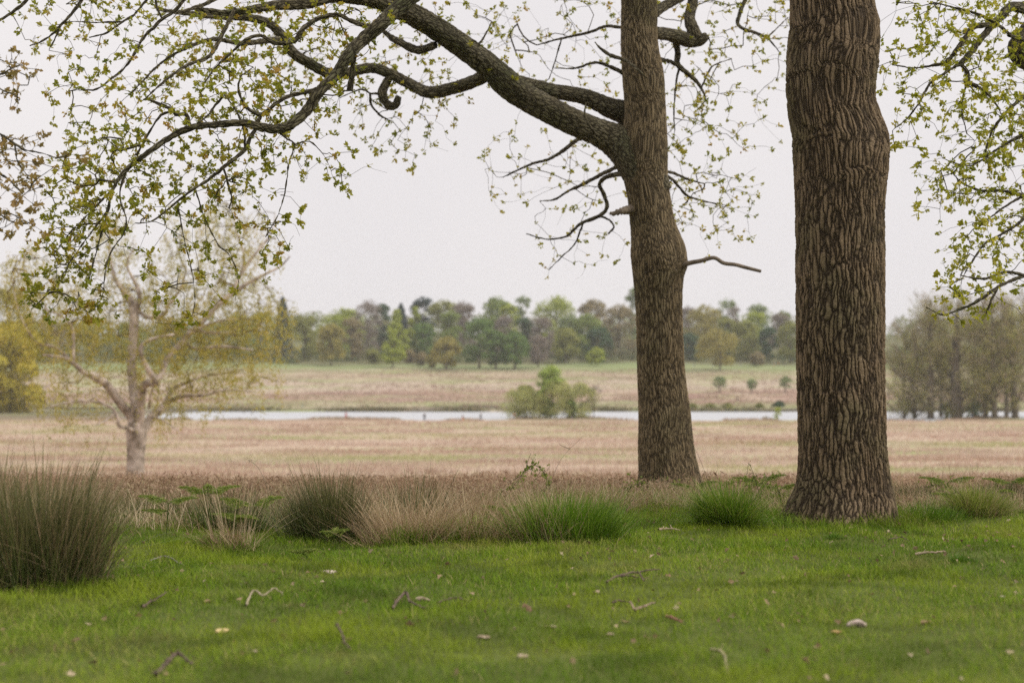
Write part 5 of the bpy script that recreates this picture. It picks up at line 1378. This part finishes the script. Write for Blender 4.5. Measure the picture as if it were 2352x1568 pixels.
def rough_band():
    r = np.random.default_rng(29)
    gs, gg = Geo(), Geo()
    for k in range(620):
        px = r.uniform(-120, 2500)
        d = 12.0 + 1.5 / (1 + math.exp(-(px - 1250) / 120.)) + r.exponential(1.2) + .25 * math.sin(px * .013)
        if d > 17.5: continue
        c = G(px, d)
        if min(math.hypot(c[0] - 2.95, c[1] - 12.7), math.hypot(c[0] - 1.9, c[1] - 17)) < .6: continue
        m = int(r.uniform(50, 130)); rad = r.uniform(.1, .3); az0 = r.uniform(0, 6.28)
        straw = r.random() < .55
        xx = c[0] + r.normal(0, rad, m); yy = c[1] + r.normal(0, rad * .8, m)
        hh = r.uniform(.08, .38 if straw else .26) * r.uniform(.4, 1.2, m)
        blades(gs if straw else gg, np.stack([xx, yy, zg(xx, yy) - .01], 1), hh, np.full(m, .0045), np.where(r.random(m) < .4, az0, r.uniform(0, 6.28, m)) + r.normal(0, .4, m), r.uniform(.05, 1.25, m), r.uniform(-.2, .9, m), np.clip(r.normal(.5, .28) + r.normal(0, .15, m), 0, 1), segs=4, r=r)
    tag(gs.build('rough_straw', STRAW), 'ragged straw-coloured dead grass scattered along the rough edge of the lawn', 'grass', kind='stuff')
    tag(gg.build('rough_grass', TUSS_GREEN), 'ragged taller green grass along the rough edge of the lawn', 'grass', kind='stuff')
rough_band()

def meadow():
    g = Geo(); r = np.random.default_rng(23)
    n = 80000
    y = np.exp(r.uniform(math.log(22), math.log(270), n)); x = r.uniform(-1, 1, n) * (.38 * y + 4)
    pat = np.sin(x * .21 + 1.3 * np.sin(y * .09)) * np.sin(y * .13 + x * .05)
    h = r.uniform(.05, .22, n) * (1 + .35 * pat) * np.clip(y / 60, .8, 1.6)
    wd = .0011 * y * r.uniform(.6, 1.3, n)
    rn = np.clip(.45 + .2 * pat + r.normal(0, .13, n), 0, .93)
    blades(g, np.stack([x, y, zg(x, y) - .02], 1), h, wd, r.uniform(0, 6.28, n), r.uniform(.1, .9, n), r.uniform(0, .6, n), rn, segs=2, r=r)
    for k in range(650):
        d = math.exp(r.uniform(math.log(28), math.log(290))); cx = r.uniform(-1, 1) * (.38 * d + 4); m = 90
        xx = cx + r.normal(0, .5 + .010 * d, m); yy = d + r.normal(0, .4 + .012 * d, m)
        dk = r.random()
        blades(g, np.stack([xx, yy, zg(xx, yy) - .02], 1), r.uniform(.12, .45, m) * (.8 + .003 * d), .0012 * d * r.uniform(.7, 1.4, m), r.uniform(0, 6.28, m), r.uniform(.1, 1.1, m), r.uniform(0, .7, m), np.clip(dk * .9 + r.normal(0, .06, m), 0, 1), segs=2, r=r)
    tag(g.build('meadow_grass', MEADOW), 'dry tan meadow grass between the oaks and the pond', 'grass', kind='stuff')
meadow()

def slope_tufts():
    r = np.random.default_rng(36); g = Geo(); n = 60000
    y = r.uniform(418, 580, n); x = r.uniform(-1, 1, n) * .4 * y
    pat = .5 + .5 * np.sin(x * .06 + 1.7 * np.sin(y * .05)) * np.sin(y * .11 + 1.1 * np.sin(x * .03))
    k = r.random(n) < .25 + .75 * pat; x, y, pat = x[k], y[k], pat[k]; n = len(x)
    blades(g, np.stack([x, y, zg(x, y) - .05], 1), r.uniform(.2, .7, n), r.uniform(.35, .9, n), r.uniform(0, 6.28, n), r.uniform(.3, 1.2, n), r.uniform(0, .6, n), np.clip(pat + r.normal(0, .2, n), 0, 1), segs=2, r=r)
    m = leaf_mat('slope_bracken', [(0, (.42, .34, .25, 1)), (.5, (.36, .245, .19, 1)), (1, (.30, .19, .15, 1))], .35, .9, patches=((.02, .52, .62, (.30, .30, .15, 1), .6), (.035, .52, .64, (.50, .41, .33, 1), .7)))
    tag(g.build('slope_bracken', m), 'pinkish dead bracken and pale grass on the slope beyond the pond', 'bracken', kind='stuff')
slope_tufts()

def bank_sedge():
    r = np.random.default_rng(33)
    gs = Geo(); gd = Geo()
    n = 26000                                                    # far bank
    x = r.uniform(-90, 330, n); y = 406 + r.exponential(3.5, n) + 2 * np.sin(x * .07)
    k = (.5 + .5 * np.sin(x * .23 + 2 * np.sin(x * .05))) > r.random(n) * .9; x, y = x[k], y[k]; n = len(x)
    blades(gd, np.stack([x, y, zg(x, y) - .05], 1), r.uniform(.3, 1.3, n), r.uniform(.25, .6, n), r.uniform(0, 6.28, n), r.uniform(.1, .8, n), r.uniform(0, .5, n), r.random(n), segs=2, r=r)
    n = 16000                                                    # near bank
    x = r.uniform(-110, 160, n); y = near_shore(x) - .5 - r.exponential(3.0, n)
    k = (.5 + .5 * np.sin(x * .31 + 2 * np.sin(x * .09))) > .35 + r.random(n) * .6; x, y = x[k], y[k]; n = len(x)
    blades(gs, np.stack([x, y, zg(x, y) - .05], 1), r.uniform(.25, .75, n), r.uniform(.2, .45, n), r.uniform(0, 6.28, n), r.uniform(.1, .9, n), r.uniform(0, .6, n), r.random(n), segs=2, r=r)
    m1 = leaf_mat('far_bank_sedge', [(0, (.07, .075, .03, 1)), (.5, (.18, .17, .08, 1)), (1, (.32, .24, .15, 1))], .2, .9)
    m2 = leaf_mat('near_bank_sedge', [(0, (.20, .17, .08, 1)), (.5, (.38, .26, .18, 1)), (1, (.5, .36, .27, 1))], .3, .9)
    tag(gd.build('far_bank_sedge', m1), 'dark ragged sedge and low scrub along the far bank of the pond', 'sedge', kind='stuff')
    tag(gs.build('near_bank_sedge', m2), 'low brown sedge clumps along the near bank of the pond', 'sedge', kind='stuff')
bank_sedge()

# ------------------------------------------------------------------ tussocks and rushes
def tussock(name, label, px, py, groups, cat='grass tussock', group=None, d=None, seed=1):
    """groups: (part name, material, n, base radius m, h0, h1, lean max, bend, width, az bias)"""
    r = np.random.default_rng(seed)
    d = d or ground_hit(px, py, 4, 40)
    b = G(px, d)
    root = thing(name, b, label, cat, group)
    for (pn, mt, n, rad, h0, h1, ln, bd, wd, azb, rlo, rhi) in groups:
        g = Geo()
        ns = 9
        sa = r.uniform(0, 6.28, ns); sr = np.sqrt(r.random(ns)) * rad * .75; sh = r.uniform(.68, 1.08, ns)
        kk = r.integers(0, ns, n)
        lx = sr[kk] * np.cos(sa[kk]) + r.normal(0, rad * .28, n); ly = .8 * sr[kk] * np.sin(sa[kk]) + r.normal(0, rad * .22, n)
        az = np.arctan2(ly, lx); q = np.clip(np.hypot(lx, ly) / rad, 0, 1.15)
        if azb is not None: az = r.normal(azb, .9, n)
        B = np.stack([b[0] + lx, b[1] + ly, 0 * q], 1)
        B[:, 2] = zg(B[:, 0], B[:, 1]) - .01
        wild = r.random(n) < .16
        az2 = az + np.where(wild, r.uniform(-3, 3, n), r.normal(0, .8, n))
        h = r.uniform(h0, h1, n) * (1 - .2 * q) * sh[kk] * r.uniform(.75, 1.1, n)
        blades(g, B, h, np.full(n, wd) * r.uniform(.7, 1.3, n), az2, np.abs(ln * q * r.uniform(.3, 1.1, n)) + r.uniform(0, .16, n) + np.where(wild, r.uniform(.1, 1.0, n), 0), r.uniform(0, bd, n) + np.where(wild, r.uniform(-.2, .7, n), 0), r.uniform(rlo, rhi, n), segs=4, r=r)
        g.build(pn, mt, root, loc=b)
    return root

RG = 'clumps of dark green rush'
tussock('rush_clump', 'big dark green rush clump with straw tips at the left edge, nearest the camera', 92, 1345, [('stems', RUSH, 3300, .34, .22, 1.02, .52, .18, .0055, None, 0, 1), ('dry_stems', STRAW, 420, .34, .35, 1.0, .5, .3, .004, None, 0, .6), ('tall_stems', RUSH, 170, .4, .8, 1.15, .5, .3, .004, None, .5, 1), ('thatch', BRACKEN_DEAD, 500, .42, .08, .3, 1.4, .6, .006, None, .1, .8)], 'rush', RG, seed=31)
tussock('rush_clump', 'dark rush clump at the left frame edge, behind the biggest one', -10, 1300, [('stems', RUSH, 2000, .3, .4, .95, .5, .1, .0055, None, 0, .9), ('dry_stems', STRAW, 160, .3, .4, 1.05, .5, .2, .004, None, 0, .6)], 'rush', RG, seed=32)
tussock('rush_clump', 'dark spiky rush clump in the middle left, beside the straw-coloured tussock', 775, 1232, [('stems', RUSH, 2600, .36, .3, .78, .8, .12, .0045, None, 0, .85), ('dry_stems', STRAW, 260, .36, .25, .6, 1.1, .4, .004, None, 0, .5)], 'rush', RG, seed=33)
tussock('rush_clump', 'open rush clump behind the ferny straw tuft', 520, 1195, [('stems', RUSH, 620, .34, .3, .62, .75, .1, .0055, None, 0, .8)], 'rush', RG, seed=34, d=12.1)
tussock('rush_clump', 'low green rush patch between the big clump and the ferny straw tuft', 360, 1185, [('stems', RUSH, 1500, .5, .15, .36, .6, .2, .005, None, .3, .95)], 'rush', RG, seed=35, d=12.8)
tussock('rush_clump', 'sparse rush clump right of the middle rush clump, bracken behind', 960, 1190, [('stems', RUSH, 300, .3, .3, .6, .7, .1, .006, None, 0, .8)], 'rush', RG, seed=36, d=12.6)
tussock('rush_clump', 'low dark rush patch behind the thick oak trunk to its right', 2110, 1150, [('stems', RUSH, 1200, .55, .15, .36, .6, .2, .006, None, .1, .95)], 'rush', RG, seed=37, d=14.8)
tussock('rush_clump', 'dark green rush patch at the right frame edge', 2320, 1140, [('stems', RUSH, 1700, .6, .15, .34, .6, .2, .006, None, .1, .9)], 'rush', RG, seed=38, d=15.4)
TG = 'grass tussocks along the lawn edge'
tussock('grass_tussock', 'straw tuft with tall pale stalks and green fern fronds, left', 540, 1262, [('green_blades', TUSS_GREEN, 700, .24, .08, .22, .9, .5, .005, None, 0, 1), ('straw_blades', STRAW, 520, .22, .12, .34, 1.25, .6, .0045, math.pi, 0, .7), ('tall_stalks', STRAW, 60, .18, .5, .82, .4, .15, .0045, None, .4, 1)], group=TG, seed=41)
tussock('grass_tussock', 'straw-coloured tussock fanning out right beside the dark rush clump', 935, 1244, [('green_blades', TUSS_GREEN, 1500, .34, .08, .24, .8, .5, .005, None, .2, 1), ('straw_blades', STRAW, 1150, .36, .2, .78, 1.05, .45, .0046, None, 0, .8)], group=TG, seed=42)
tussock('grass_tussock', 'low green and straw tussock between the straw fan and the big green tussock', 1075, 1232, [('green_blades', TUSS_GREEN, 1500, .36, .08, .26, .8, .5, .005, None, .2, 1), ('straw_blades', STRAW, 700, .42, .2, .62, .8, .4, .0046, None, 0, .8)], group=TG, seed=43)
tussock('grass_tussock', 'big bright green tussock with a haze of straw stalks, centre', 1290, 1243, [('green_blades', TUSS_GREEN, 4600, .36, .26, .58, .65, .35, .0052, None, 0, .85), ('straw_blades', STRAW, 620, .4, .3, .72, .65, .3, .0045, None, 0, .9), ('litter', BRACKEN_DEAD, 300, .4, .05, .16, 1.3, .6, .006, None, .2, .8)], group=TG, seed=44)
tussock('grass_tussock', 'neat round green tussock between the two oak trunks', 1680, 1205, [('green_blades', TUSS_GREEN, 3200, .2, .26, .62, .85, .45, .005, None, .1, .95), ('straw_blades', STRAW, 90, .2, .3, .6, .9, .3, .0036, None, .2, 1)], group=TG, seed=45)
tussock('grass_tussock', 'yellow-green tussock with tall pale stalks at the right', 2240, 1182, [('green_blades', TUSS_LIME, 2200, .22, .2, .48, .85, .5, .005, None, .1, 1), ('straw_blades', STRAW, 420, .3, .1, .34, 1.2, .5, .004, None, 0, .8), ('tall_stalks', STRAW, 40, .2, .4, .66, .5, .15, .004, None, .3, 1)], group=TG, seed=46)
tussock('grass_tussock', 'long dark green grass against the right foot of the thick oak', 2120, 1196, [('green_blades', TUSS_GREEN, 1500, .34, .1, .26, .8, .4, .005, None, 0, .7), ('straw_blades', STRAW, 130, .3, .15, .4, .8, .3, .0034, None, .2, 1)], group=TG, seed=47)
tussock('grass_tussock', 'small dark green clump under the bracken, left of the slim oak foot', 1425, 1165, [('green_blades', TUSS_GREEN, 900, .2, .08, .22, .8, .4, .006, None, 0, .6)], group=TG, seed=48, d=14.6)
tussock('grass_tussock', 'straw grass fringe in front of the slim oak foot', 1400, 1180, [('straw_blades', STRAW, 500, .5, .15, .42, .6, .3, .004, None, 0, .8)], group=TG, seed=49, d=13.8)
tussock('grass_tussock', 'wispy straw fringe behind the low green tussock', 1130, 1190, [('straw_blades', STRAW, 900, .6, .2, .5, .6, .3, .004, None, 0, .8)], group=TG, seed=50, d=13.0)
tussock('grass_tussock', 'small dark tuft in the lawn in front of the thick oak', 1912, 1238, [('green_blades', TUSS_GREEN, 260, .06, .04, .1, .9, .4, .005, None, 0, .3)], group='small tufts in the lawn', seed=51)
tussock('grass_tussock', 'small dark tuft in the lawn right of the white stick', 2200, 1290, [('green_blades', TUSS_GREEN, 260, .1, .04, .1, .9, .4, .005, None, 0, .3)], group='small tufts in the lawn', seed=52)

# ------------------------------------------------------------------ bracken fronds, bramble, small plants
def frond(gr_, gl_, base, L, az, rise, r):
    n = 22
    t = np.linspace(0, 1, n)
    d = np.array([math.cos(az), math.sin(az), 0])
    ax = base + d * (L * t * .9)[:, None]; ax[:, 2] += L * rise * np.sin(t * 1.9)
    tube(gr_, ax, np.linspace(.003, .001, n), 4, bark=False)
    sd = np.array([-d[1], d[0], 0])
    for k in range(4, n - 1):
        pl = L * .42 * (1 - (k - 4) / (n - 4)) ** .8 + .012
        for sg in (-1, 1):
            m = max(4, int(pl / .012))
            q = np.linspace(.08, 1, m)
            c = ax[k] + (sd * sg * .92 + d * .38) * (pl * q)[:, None]; c[:, 2] += -.18 * pl * q ** 2
            ll = .04 * (1.1 - q) + .006
            for s2 in (-1, 1):
                D_ = np.tile(d * s2 + sd * sg * .3, (m, 1)) + r.normal(0, .12, (m, 3))
                Nn = np.tile([0, 0, 1.], (m, 1)) + r.normal(0, .75, (m, 3))
                cards(gl_, c + D_ * (ll / 2)[:, None], Nn, ll * 1.2, np.full(m, .010), r.random(m), r=r, updir=D_)

def fern(label, px, py, fr, group='green bracken plants at the lawn edge', d=None, h=.25, seed=1):
    r = np.random.default_rng(seed)
    d = d or ground_hit(px, py, 4, 40)
    b = G(px, d)
    root = thing('bracken_plant', b, label, 'fern', group)
    gs = Geo(); gl = Geo()
    tip = b + [r.normal(0, .02), 0, h]
    pth = catmull(np.array([b - [0, 0, .02], b + [.008, 0, h * .5], tip]), .03)
    tube(gs, pth, np.full(len(pth), .0045), 6, bark=False)
    for (az, L, rise, f) in fr:
        frond(gs, gl, b + (tip - b) * f, L, az, rise, r)
    gs.build('stem', BRACKEN, root, loc=b)
    gl.build('fronds', BRACKEN, root, loc=b)
A = math.radians
fern('fern with flat spreading fronds, right side of the ferny straw tuft', 585, 1262, [(A(160), .28, .25, 1), (A(20), .24, .35, 1), (A(250), .2, .1, .8), (A(190), .3, .2, .7)], seed=61, h=.3)
fern('upright fern on the left part of the ferny straw tuft', 485, 1250, [(A(175), .22, .3, 1), (A(10), .24, .3, 1), (A(100), .14, .5, 1)], seed=62, h=.36)
fern('single-stemmed fern left of the ferny straw tuft', 385, 1232, [(A(180), .24, .25, 1), (A(0), .24, .2, 1), (A(200), .2, .1, .75)], seed=63, h=.26)
fern('small young yellow-green fern sprout left of the middle rush clump', 772, 1262, [(A(170), .09, .5, 1), (A(15), .1, .6, 1), (A(90), .08, .7, 1)], seed=64, h=.09)
fern('tiny fern sprout low in the grass left of the young sprout', 705, 1285, [(A(170), .07, .3, 1), (A(15), .07, .4, 1)], seed=65, h=.04)
fern('pale fern low behind the gap left of the big green tussock', 1155, 1205, [(A(170), .2, .2, 1), (A(10), .2, .2, 1)], seed=66, h=.12, d=12.4)
fern('fern right of the round tussock, leaning to the thick oak', 1790, 1180, [(A(170), .24, .2, 1), (A(0), .24, .25, 1), (A(230), .2, .1, .7)], seed=67, h=.22, d=14.0)
fern('pale fern spreading behind the long grass at the right foot of the thick oak', 2165, 1180, [(A(175), .3, .2, 1), (A(5), .3, .2, 1), (A(240), .2, .1, .7)], seed=68, h=.24, d=14.4)
fern('fern in front of the yellow-green tussock at the right', 2200, 1178, [(A(165), .26, .15, 1), (A(15), .22, .25, 1)], seed=69, h=.14)
fern('fern at the right frame edge beside the rush patch', 2320, 1168, [(A(170), .28, .2, 1), (A(10), .2, .3, 1), (A(220), .2, .1, .7)], seed=70, h=.24)
fern('fern right behind the round tussock', 1745, 1150, [(A(170), .3, .2, 1), (A(10), .3, .3, 1)], seed=71, h=.2, d=15.0)
fern('fern in front of the slim oak foot to the right', 1600, 1150, [(A(170), .26, .2, 1), (A(10), .26, .3, 1)], seed=72, h=.15, d=15.2)

def bramble(label, pts, d, seed, nleaf=60, cat='bramble', name='bramble', mat=None, lsize=.03, rad=.004):
    r = np.random.default_rng(seed)
    b = G(pts[0][0], d)
    root = thing(name, b, label, cat)
    w_ = np.array([P(x, y, d + q) for x, y, q in pts]); w_[0] = b - [0, 0, .02]
    c = catmull(w_, .03); g = Geo(); tube(g, c, np.linspace(rad, rad * .4, len(c)), 6, bark=False)
    k = r.integers(len(c) // 4, len(c), nleaf)
    side = [];
    for i in k[:nleaf // 3]:
        e_ = c[i] + r.normal(0, .07, 3); tube(g, np.array([c[i], (c[i] + e_) / 2 + r.normal(0, .01, 3), e_]), [.0025, .002, .0015], 4, bark=False); side.append(e_)
    g.build('stem', BARK_TWIG, root, loc=b)
    C = np.vstack([c[k], np.array(side) + 0.0]) + r.normal(0, .015, (len(k) + len(side), 3))
    if nleaf:
        gl = Geo(); leaf_clusters(gl, C, r.normal(size=C.shape), np.full(len(C), lsize), 3, r, width=1.4)
        gl.build('leaves', mat or TUSS_LIME, root, loc=b)
bramble('arching bramble shoot with small green leaves above the dead bracken, centre', [(1285, 1165, 0), (1262, 1110, .1), (1245, 1080, .15), (1225, 1068, .15), (1205, 1078, .1), (1195, 1100, 0), (1180, 1120, -.1), (1165, 1115, -.1)], 13.9, 81)
bramble('leafy bramble spray at the left foot of the slim oak', [(1395, 1170, 0), (1410, 1135, .1), (1440, 1120, .2), (1475, 1108, .2)], 14.6, 82, 36)
bramble('leafy shoot growing up in front of the slim oak trunk', [(1545, 1160, 0), (1548, 1125, 0), (1552, 1105, 0)], 15.8, 83, 16)
bramble('bare thin dry weed stalk between the two oaks, forked at its tip', [(1752, 1190, 0), (1745, 1140, 0), (1728, 1080, 0), (1718, 1062, 0)], 12.6, 84, 0 + 6, 'weed', 'dry_weed', STRAW, .012)
bramble('scrambling bramble with pale leaves right of the slim oak foot', [(1625, 1150, 0), (1650, 1120, .1), (1700, 1105, .2), (1790, 1090, .2)], 15.5, 85, 46)
bramble('tangled bramble left of the thick oak foot', [(1800, 1180, 0), (1790, 1130, 0), (1760, 1110, .2), (1720, 1115, .3)], 14.2, 86, 50)
bramble('sprawling bramble behind the right foot of the thick oak', [(2090, 1175, 0), (2100, 1130, .2), (2150, 1112, .3), (2200, 1125, .3)], 15.2, 87, 50)
bramble('dry curved stalk hooked over beside the tussock at the right', [(2240, 1170, 0), (2210, 1140, 0), (2185, 1118, 0), (2195, 1112, 0)], 13, 88, 0 + 4, 'weed', 'dry_weed', STRAW, .012)

# long arching dry stalks
for i, (pts, lab) in enumerate([([(640, 1160, 0), (600, 1085, 0), (560, 1050, 0), (590, 1060, 0)], 'long thin straw stalk arching over the middle rush clump'),
                                ([(1240, 1150, 0), (1280, 1070, 0), (1340, 1000, 0)], 'tall fine stalk above the big green tussock'),
                                ([(1640, 1120, 0), (1590, 1060, 0), (1530, 985, 0)], 'fine straw stalk crossing the foot of the slim oak'),
                                ([(1655, 1130, 0), (1610, 1060, 0), (1570, 990, 0)], 'second fine straw stalk beside the one crossing the slim oak foot')]):
    bramble(lab, pts, 12.4, 90 + i, 3, 'grass stalk', 'grass_stalk', STRAW, .01, .002)

# ------------------------------------------------------------------ twigs, bark chips and fungi lying in the lawn
PALE = plain('bleached_wood', (.48, .38, .28, 1), .8, 40, (.22, .16, .10, 1), .004)
WHITE = plain('white_chip', (.56, .46, .40, 1), .8, 40, (.28, .21, .17, 1), .004)
BROWN = plain('old_wood', (.16, .115, .085, 1), .85, 30, (.07, .05, .04, 1), .003)
YEL = plain('yellow_fungus', (.62, .48, .25, 1), .7, 20, (.5, .36, .17, 1))
def stick(label, pts, rad, mt, name='fallen_twig', forks=()):
    P3 = []
    for (x, y, h) in pts:
        d = ground_hit(x, y, 4, 40); p = G(x, d); p[2] += h + .02; P3.append(p)
    P3 = np.array(P3); b = P3[0].copy(); b[2] -= .02
    g = Geo(); c = catmull(P3, .015)
    rr_ = np.random.default_rng(len(label)); c = c + np.cumsum(rr_.normal(0, .0016, c.shape), 0) * .8 + rr_.normal(0, .002, c.shape)
    tube(g, c, np.linspace(rad, rad * .5, len(c)) * .8 * rr_.uniform(.8, 1.25, len(c)), 8, bark=False)
    for i_ in rr_.integers(1, len(c) - 1, 3):
        f_ = np.array([c[i_], c[i_] + rr_.normal(0, .012, 3) + [0, 0, .008]]); tube(g, f_, np.array([rad * .4, rad * .2]), 5, bark=False)
    for (i, dx, dy, dz) in forks:
        a = P3[i]; f_ = catmull(np.array([a, a + np.array([dx, dy, dz]) * .5 + [0, .01, .005], a + [dx, dy, dz]]), .02)
        tube(g, f_, np.linspace(rad * .7, rad * .3, len(f_)), 7, bark=False)
    tag(g.build(name, mt, loc=b, smooth=True), label, 'twig', 'twigs lying on the lawn')
def chip(label, x, y, sx, sy, sz, mt, name='bark_chip', seed=1, cat='bark chip', rz=0):
    sx, sy = sx * .85, sy * .85
    r = np.random.default_rng(seed)
    d = ground_hit(x, y, 4, 40); b = G(x, d)
    nu, nv = 16, 9
    u = np.linspace(0, 2 * np.pi, nu, endpoint=False); v = np.linspace(-np.pi / 2, np.pi / 2, nv)
    ph = r.uniform(0, 6.28, 6)
    V = []
    for vv in v:
        for uu in u:
            k = 1 + .28 * math.sin(2 * uu + ph[0]) + .22 * math.sin(3 * uu + ph[1] + vv) + .16 * math.sin(5 * uu + ph[2]) + .08 * math.sin(4 * vv + ph[3])
            V.append((sx * k * math.cos(vv) * math.cos(uu), sy * k * math.cos(vv) * math.sin(uu), sz * (math.sin(vv) + .25 * math.sin(uu * 2 + ph[4]) * math.cos(vv)) * .8 + sz * .2 + .006))
    V = np.array(V)
    V = np.stack([V[:, 0] * math.cos(rz) - V[:, 1] * math.sin(rz), V[:, 0] * math.sin(rz) + V[:, 1] * math.cos(rz), V[:, 2]], 1) + b
    i = np.arange(nv - 1)[:, None] * nu; j = np.arange(nu)[None]; j2 = (j + 1) % nu
    Q = np.stack([i + j, i + j2, i + nu + j2, i + nu + j], -1).reshape(-1, 4)
    tag(make_mesh(name, V, [Q], mt, smooth=True, loc=b), label, cat, 'pale bits lying on the lawn')
chip('pinkish-white bark piece in the grass left of the frame centre, near the rushes', 758, 1318, .05, .03, .02, WHITE, seed=1)
chip('peach-coloured broken bark piece beside the forked twig', 970, 1380, .048, .022, .02, PALE, seed=2, rz=-.5)
chip('round pale yellow fungus low in the grass at the left', 512, 1452, .034, .03, .014, YEL, 'fungus', 3, 'fungus')
chip('large whitish stone-like lump in the grass below the thick oak', 1965, 1438, .055, .035, .028, WHITE, 'pale_stone', 4, 'stone', -.4)
chip('small pale chip left of the dark curved twig', 1369, 1362, .024, .018, .012, PALE, seed=5)
chip('small pale chip in the lawn, lower right of the dark curved twig', 1676, 1420, .018, .016, .012, PALE, seed=6)
chip('cream leaf-like chip near the bottom centre', 1112, 1466, .035, .02, .012, PALE, seed=7, rz=.4)
chip('flat cream chip right of the bottom centre', 1262, 1442, .035, .014, .01, PALE, seed=8)
chip('pair-like cream chip below the small dark twig', 1400, 1460, .03, .016, .01, PALE, seed=9)
chip('brown dead leaf in the lawn at the lower right', 2120, 1432, .035, .022, .012, plain('dead_leaf', (.34, .22, .13, 1), .8), 'dead_leaf', 10, 'leaf')
chip('orange-brown dead leaf under the whitish lump', 1918, 1455, .026, .02, .012, plain('dead_leaf_orange', (.42, .27, .12, 1), .8), 'dead_leaf', 11, 'leaf')
chip('pale chip near the bottom, below the frame centre', 1200, 1512, .02, .024, .014, PALE, seed=12)
chip('small white chip near the right frame edge in the lawn', 2296, 1374, .024, .016, .012, WHITE, seed=13)
chip('brown dead leaf left of the peach-coloured piece, lower left', 480, 1384, .03, .02, .014, plain('dead_leaf_brown', (.28, .19, .11, 1), .8), 'dead_leaf', 14, 'leaf')
chip('beige chip at the lower left bottom', 590, 1500, .022, .016, .012, PALE, seed=15)
stick('long bleached stick lying in the grass right of the thick oak', [(2098, 1280, 0), (2120, 1278, .006), (2145, 1277, .006), (2168, 1274, 0)], .012, PALE, 'bleached_stick')
stick('short bleached stick between the big green tussock and the slim oak', [(1512, 1222, 0), (1535, 1220, .008), (1560, 1221, .004)], .013, PALE, 'bleached_stick')
stick('dark curved twig with side shoots, right of the frame centre', [(1392, 1344, 0), (1425, 1336, .015), (1462, 1330, .02), (1478, 1345, 0)], .009, BROWN, forks=((1, .1, -.06, .0), (2, .14, 0, .02)))
stick('pale brown crooked stick below the dark curved twig', [(1455, 1408, 0), (1485, 1402, .012), (1505, 1396, .012)], .011, plain('twig_tan', (.3, .22, .16, 1), .8), forks=((0, -.02, .04, .04),))
stick('forked dark twig left of the peach-coloured bark piece', [(902, 1406, 0), (935, 1384, .03), (948, 1400, .01), (985, 1410, 0)], .010, BROWN)
stick('wavy pale stem lying in the grass at the lower left', [(568, 1398, 0), (588, 1370, .02), (612, 1382, .01), (640, 1370, .025), (662, 1378, .005)], .0075, plain('pale_stem', (.4, .33, .22, 1), .7))
stick('thin dark twig right of the peach-coloured piece', [(1005, 1392, 0), (1040, 1386, .012), (1078, 1392, 0)], .006, BROWN, forks=((2, .03, .02, .02),))
stick('dark looped root at the bottom left', [(362, 1560, 0), (385, 1545, .01), (415, 1530, .03), (448, 1540, .005)], .014, BROWN, 'dead_root')
stick('short dark twig standing at a slant, lower left of centre', [(775, 1458, .03), (790, 1478, .012), (808, 1500, 0)], .008, BROWN)
stick('dark twig at the foot of the big rush clump', [(332, 1402, 0), (355, 1390, .01), (385, 1376, .02)], .009, BROWN)
stick('thin grey twig arching behind, right of the big rush clump', [(348, 1294, 0), (385, 1288, .02), (425, 1302, .0)], .006, plain('grey_twig', (.3, .27, .23, 1), .8))
stick('reddish short twig in the lawn, right of centre', [(1530, 1424, .005), (1550, 1432, .005), (1568, 1440, 0)], .010, plain('red_twig', (.3, .16, .1, 1), .8))
stick('pale bent stalk near the bottom right', [(1630, 1500, .0), (1655, 1520, .02), (1672, 1560, .0)], .009, plain('bent_stalk', (.34, .3, .16, 1), .8))
stick('small dark twig in the lawn below the dark curved twig', [(1405, 1392, 0), (1420, 1390, .004), (1445, 1394, 0)], .008, BROWN)
stick('thin dark twig in the lawn right of the thick oak, far side', [(2040, 1245, 0), (2065, 1242, .008), (2085, 1250, 0)], .006, BROWN)
stick('reddish-brown dead stem arching through the big green tussock', [(1185, 1230, .02), (1240, 1216, .06), (1300, 1212, .08), (1340, 1226, .05), (1352, 1246, 0)], .006, plain('russet_stem', (.3, .17, .09, 1), .8), 'arching_stem')

def lawn_debris():
    g = Geo(); r = np.random.default_rng(55); n = 900
    y = 4.8 + 9.5 * r.random(n) ** .8; x = r.uniform(-1, 1, n) * (.375 * y + .8)
    C = np.stack([x, y, zg(x, y) + r.uniform(.008, .035, n)], 1)
    D = r.normal(size=(n, 3)); D[:, 2] *= .3
    leaves(g, C, D, r.uniform(.012, .045, n), r.random(n), fold=.5, r=r, width=1.3)
    m = leaf_mat('leaf_litter', [(0, (.10, .065, .04, 1)), (.5, (.24, .155, .09, 1)), (.85, (.36, .26, .16, 1)), (1, (.5, .41, .28, 1))], .15, .8)
    tag(g.build('leaf_litter', m), 'small brown and pale dead leaves and bits scattered through the lawn', kind='stuff')
lawn_debris()
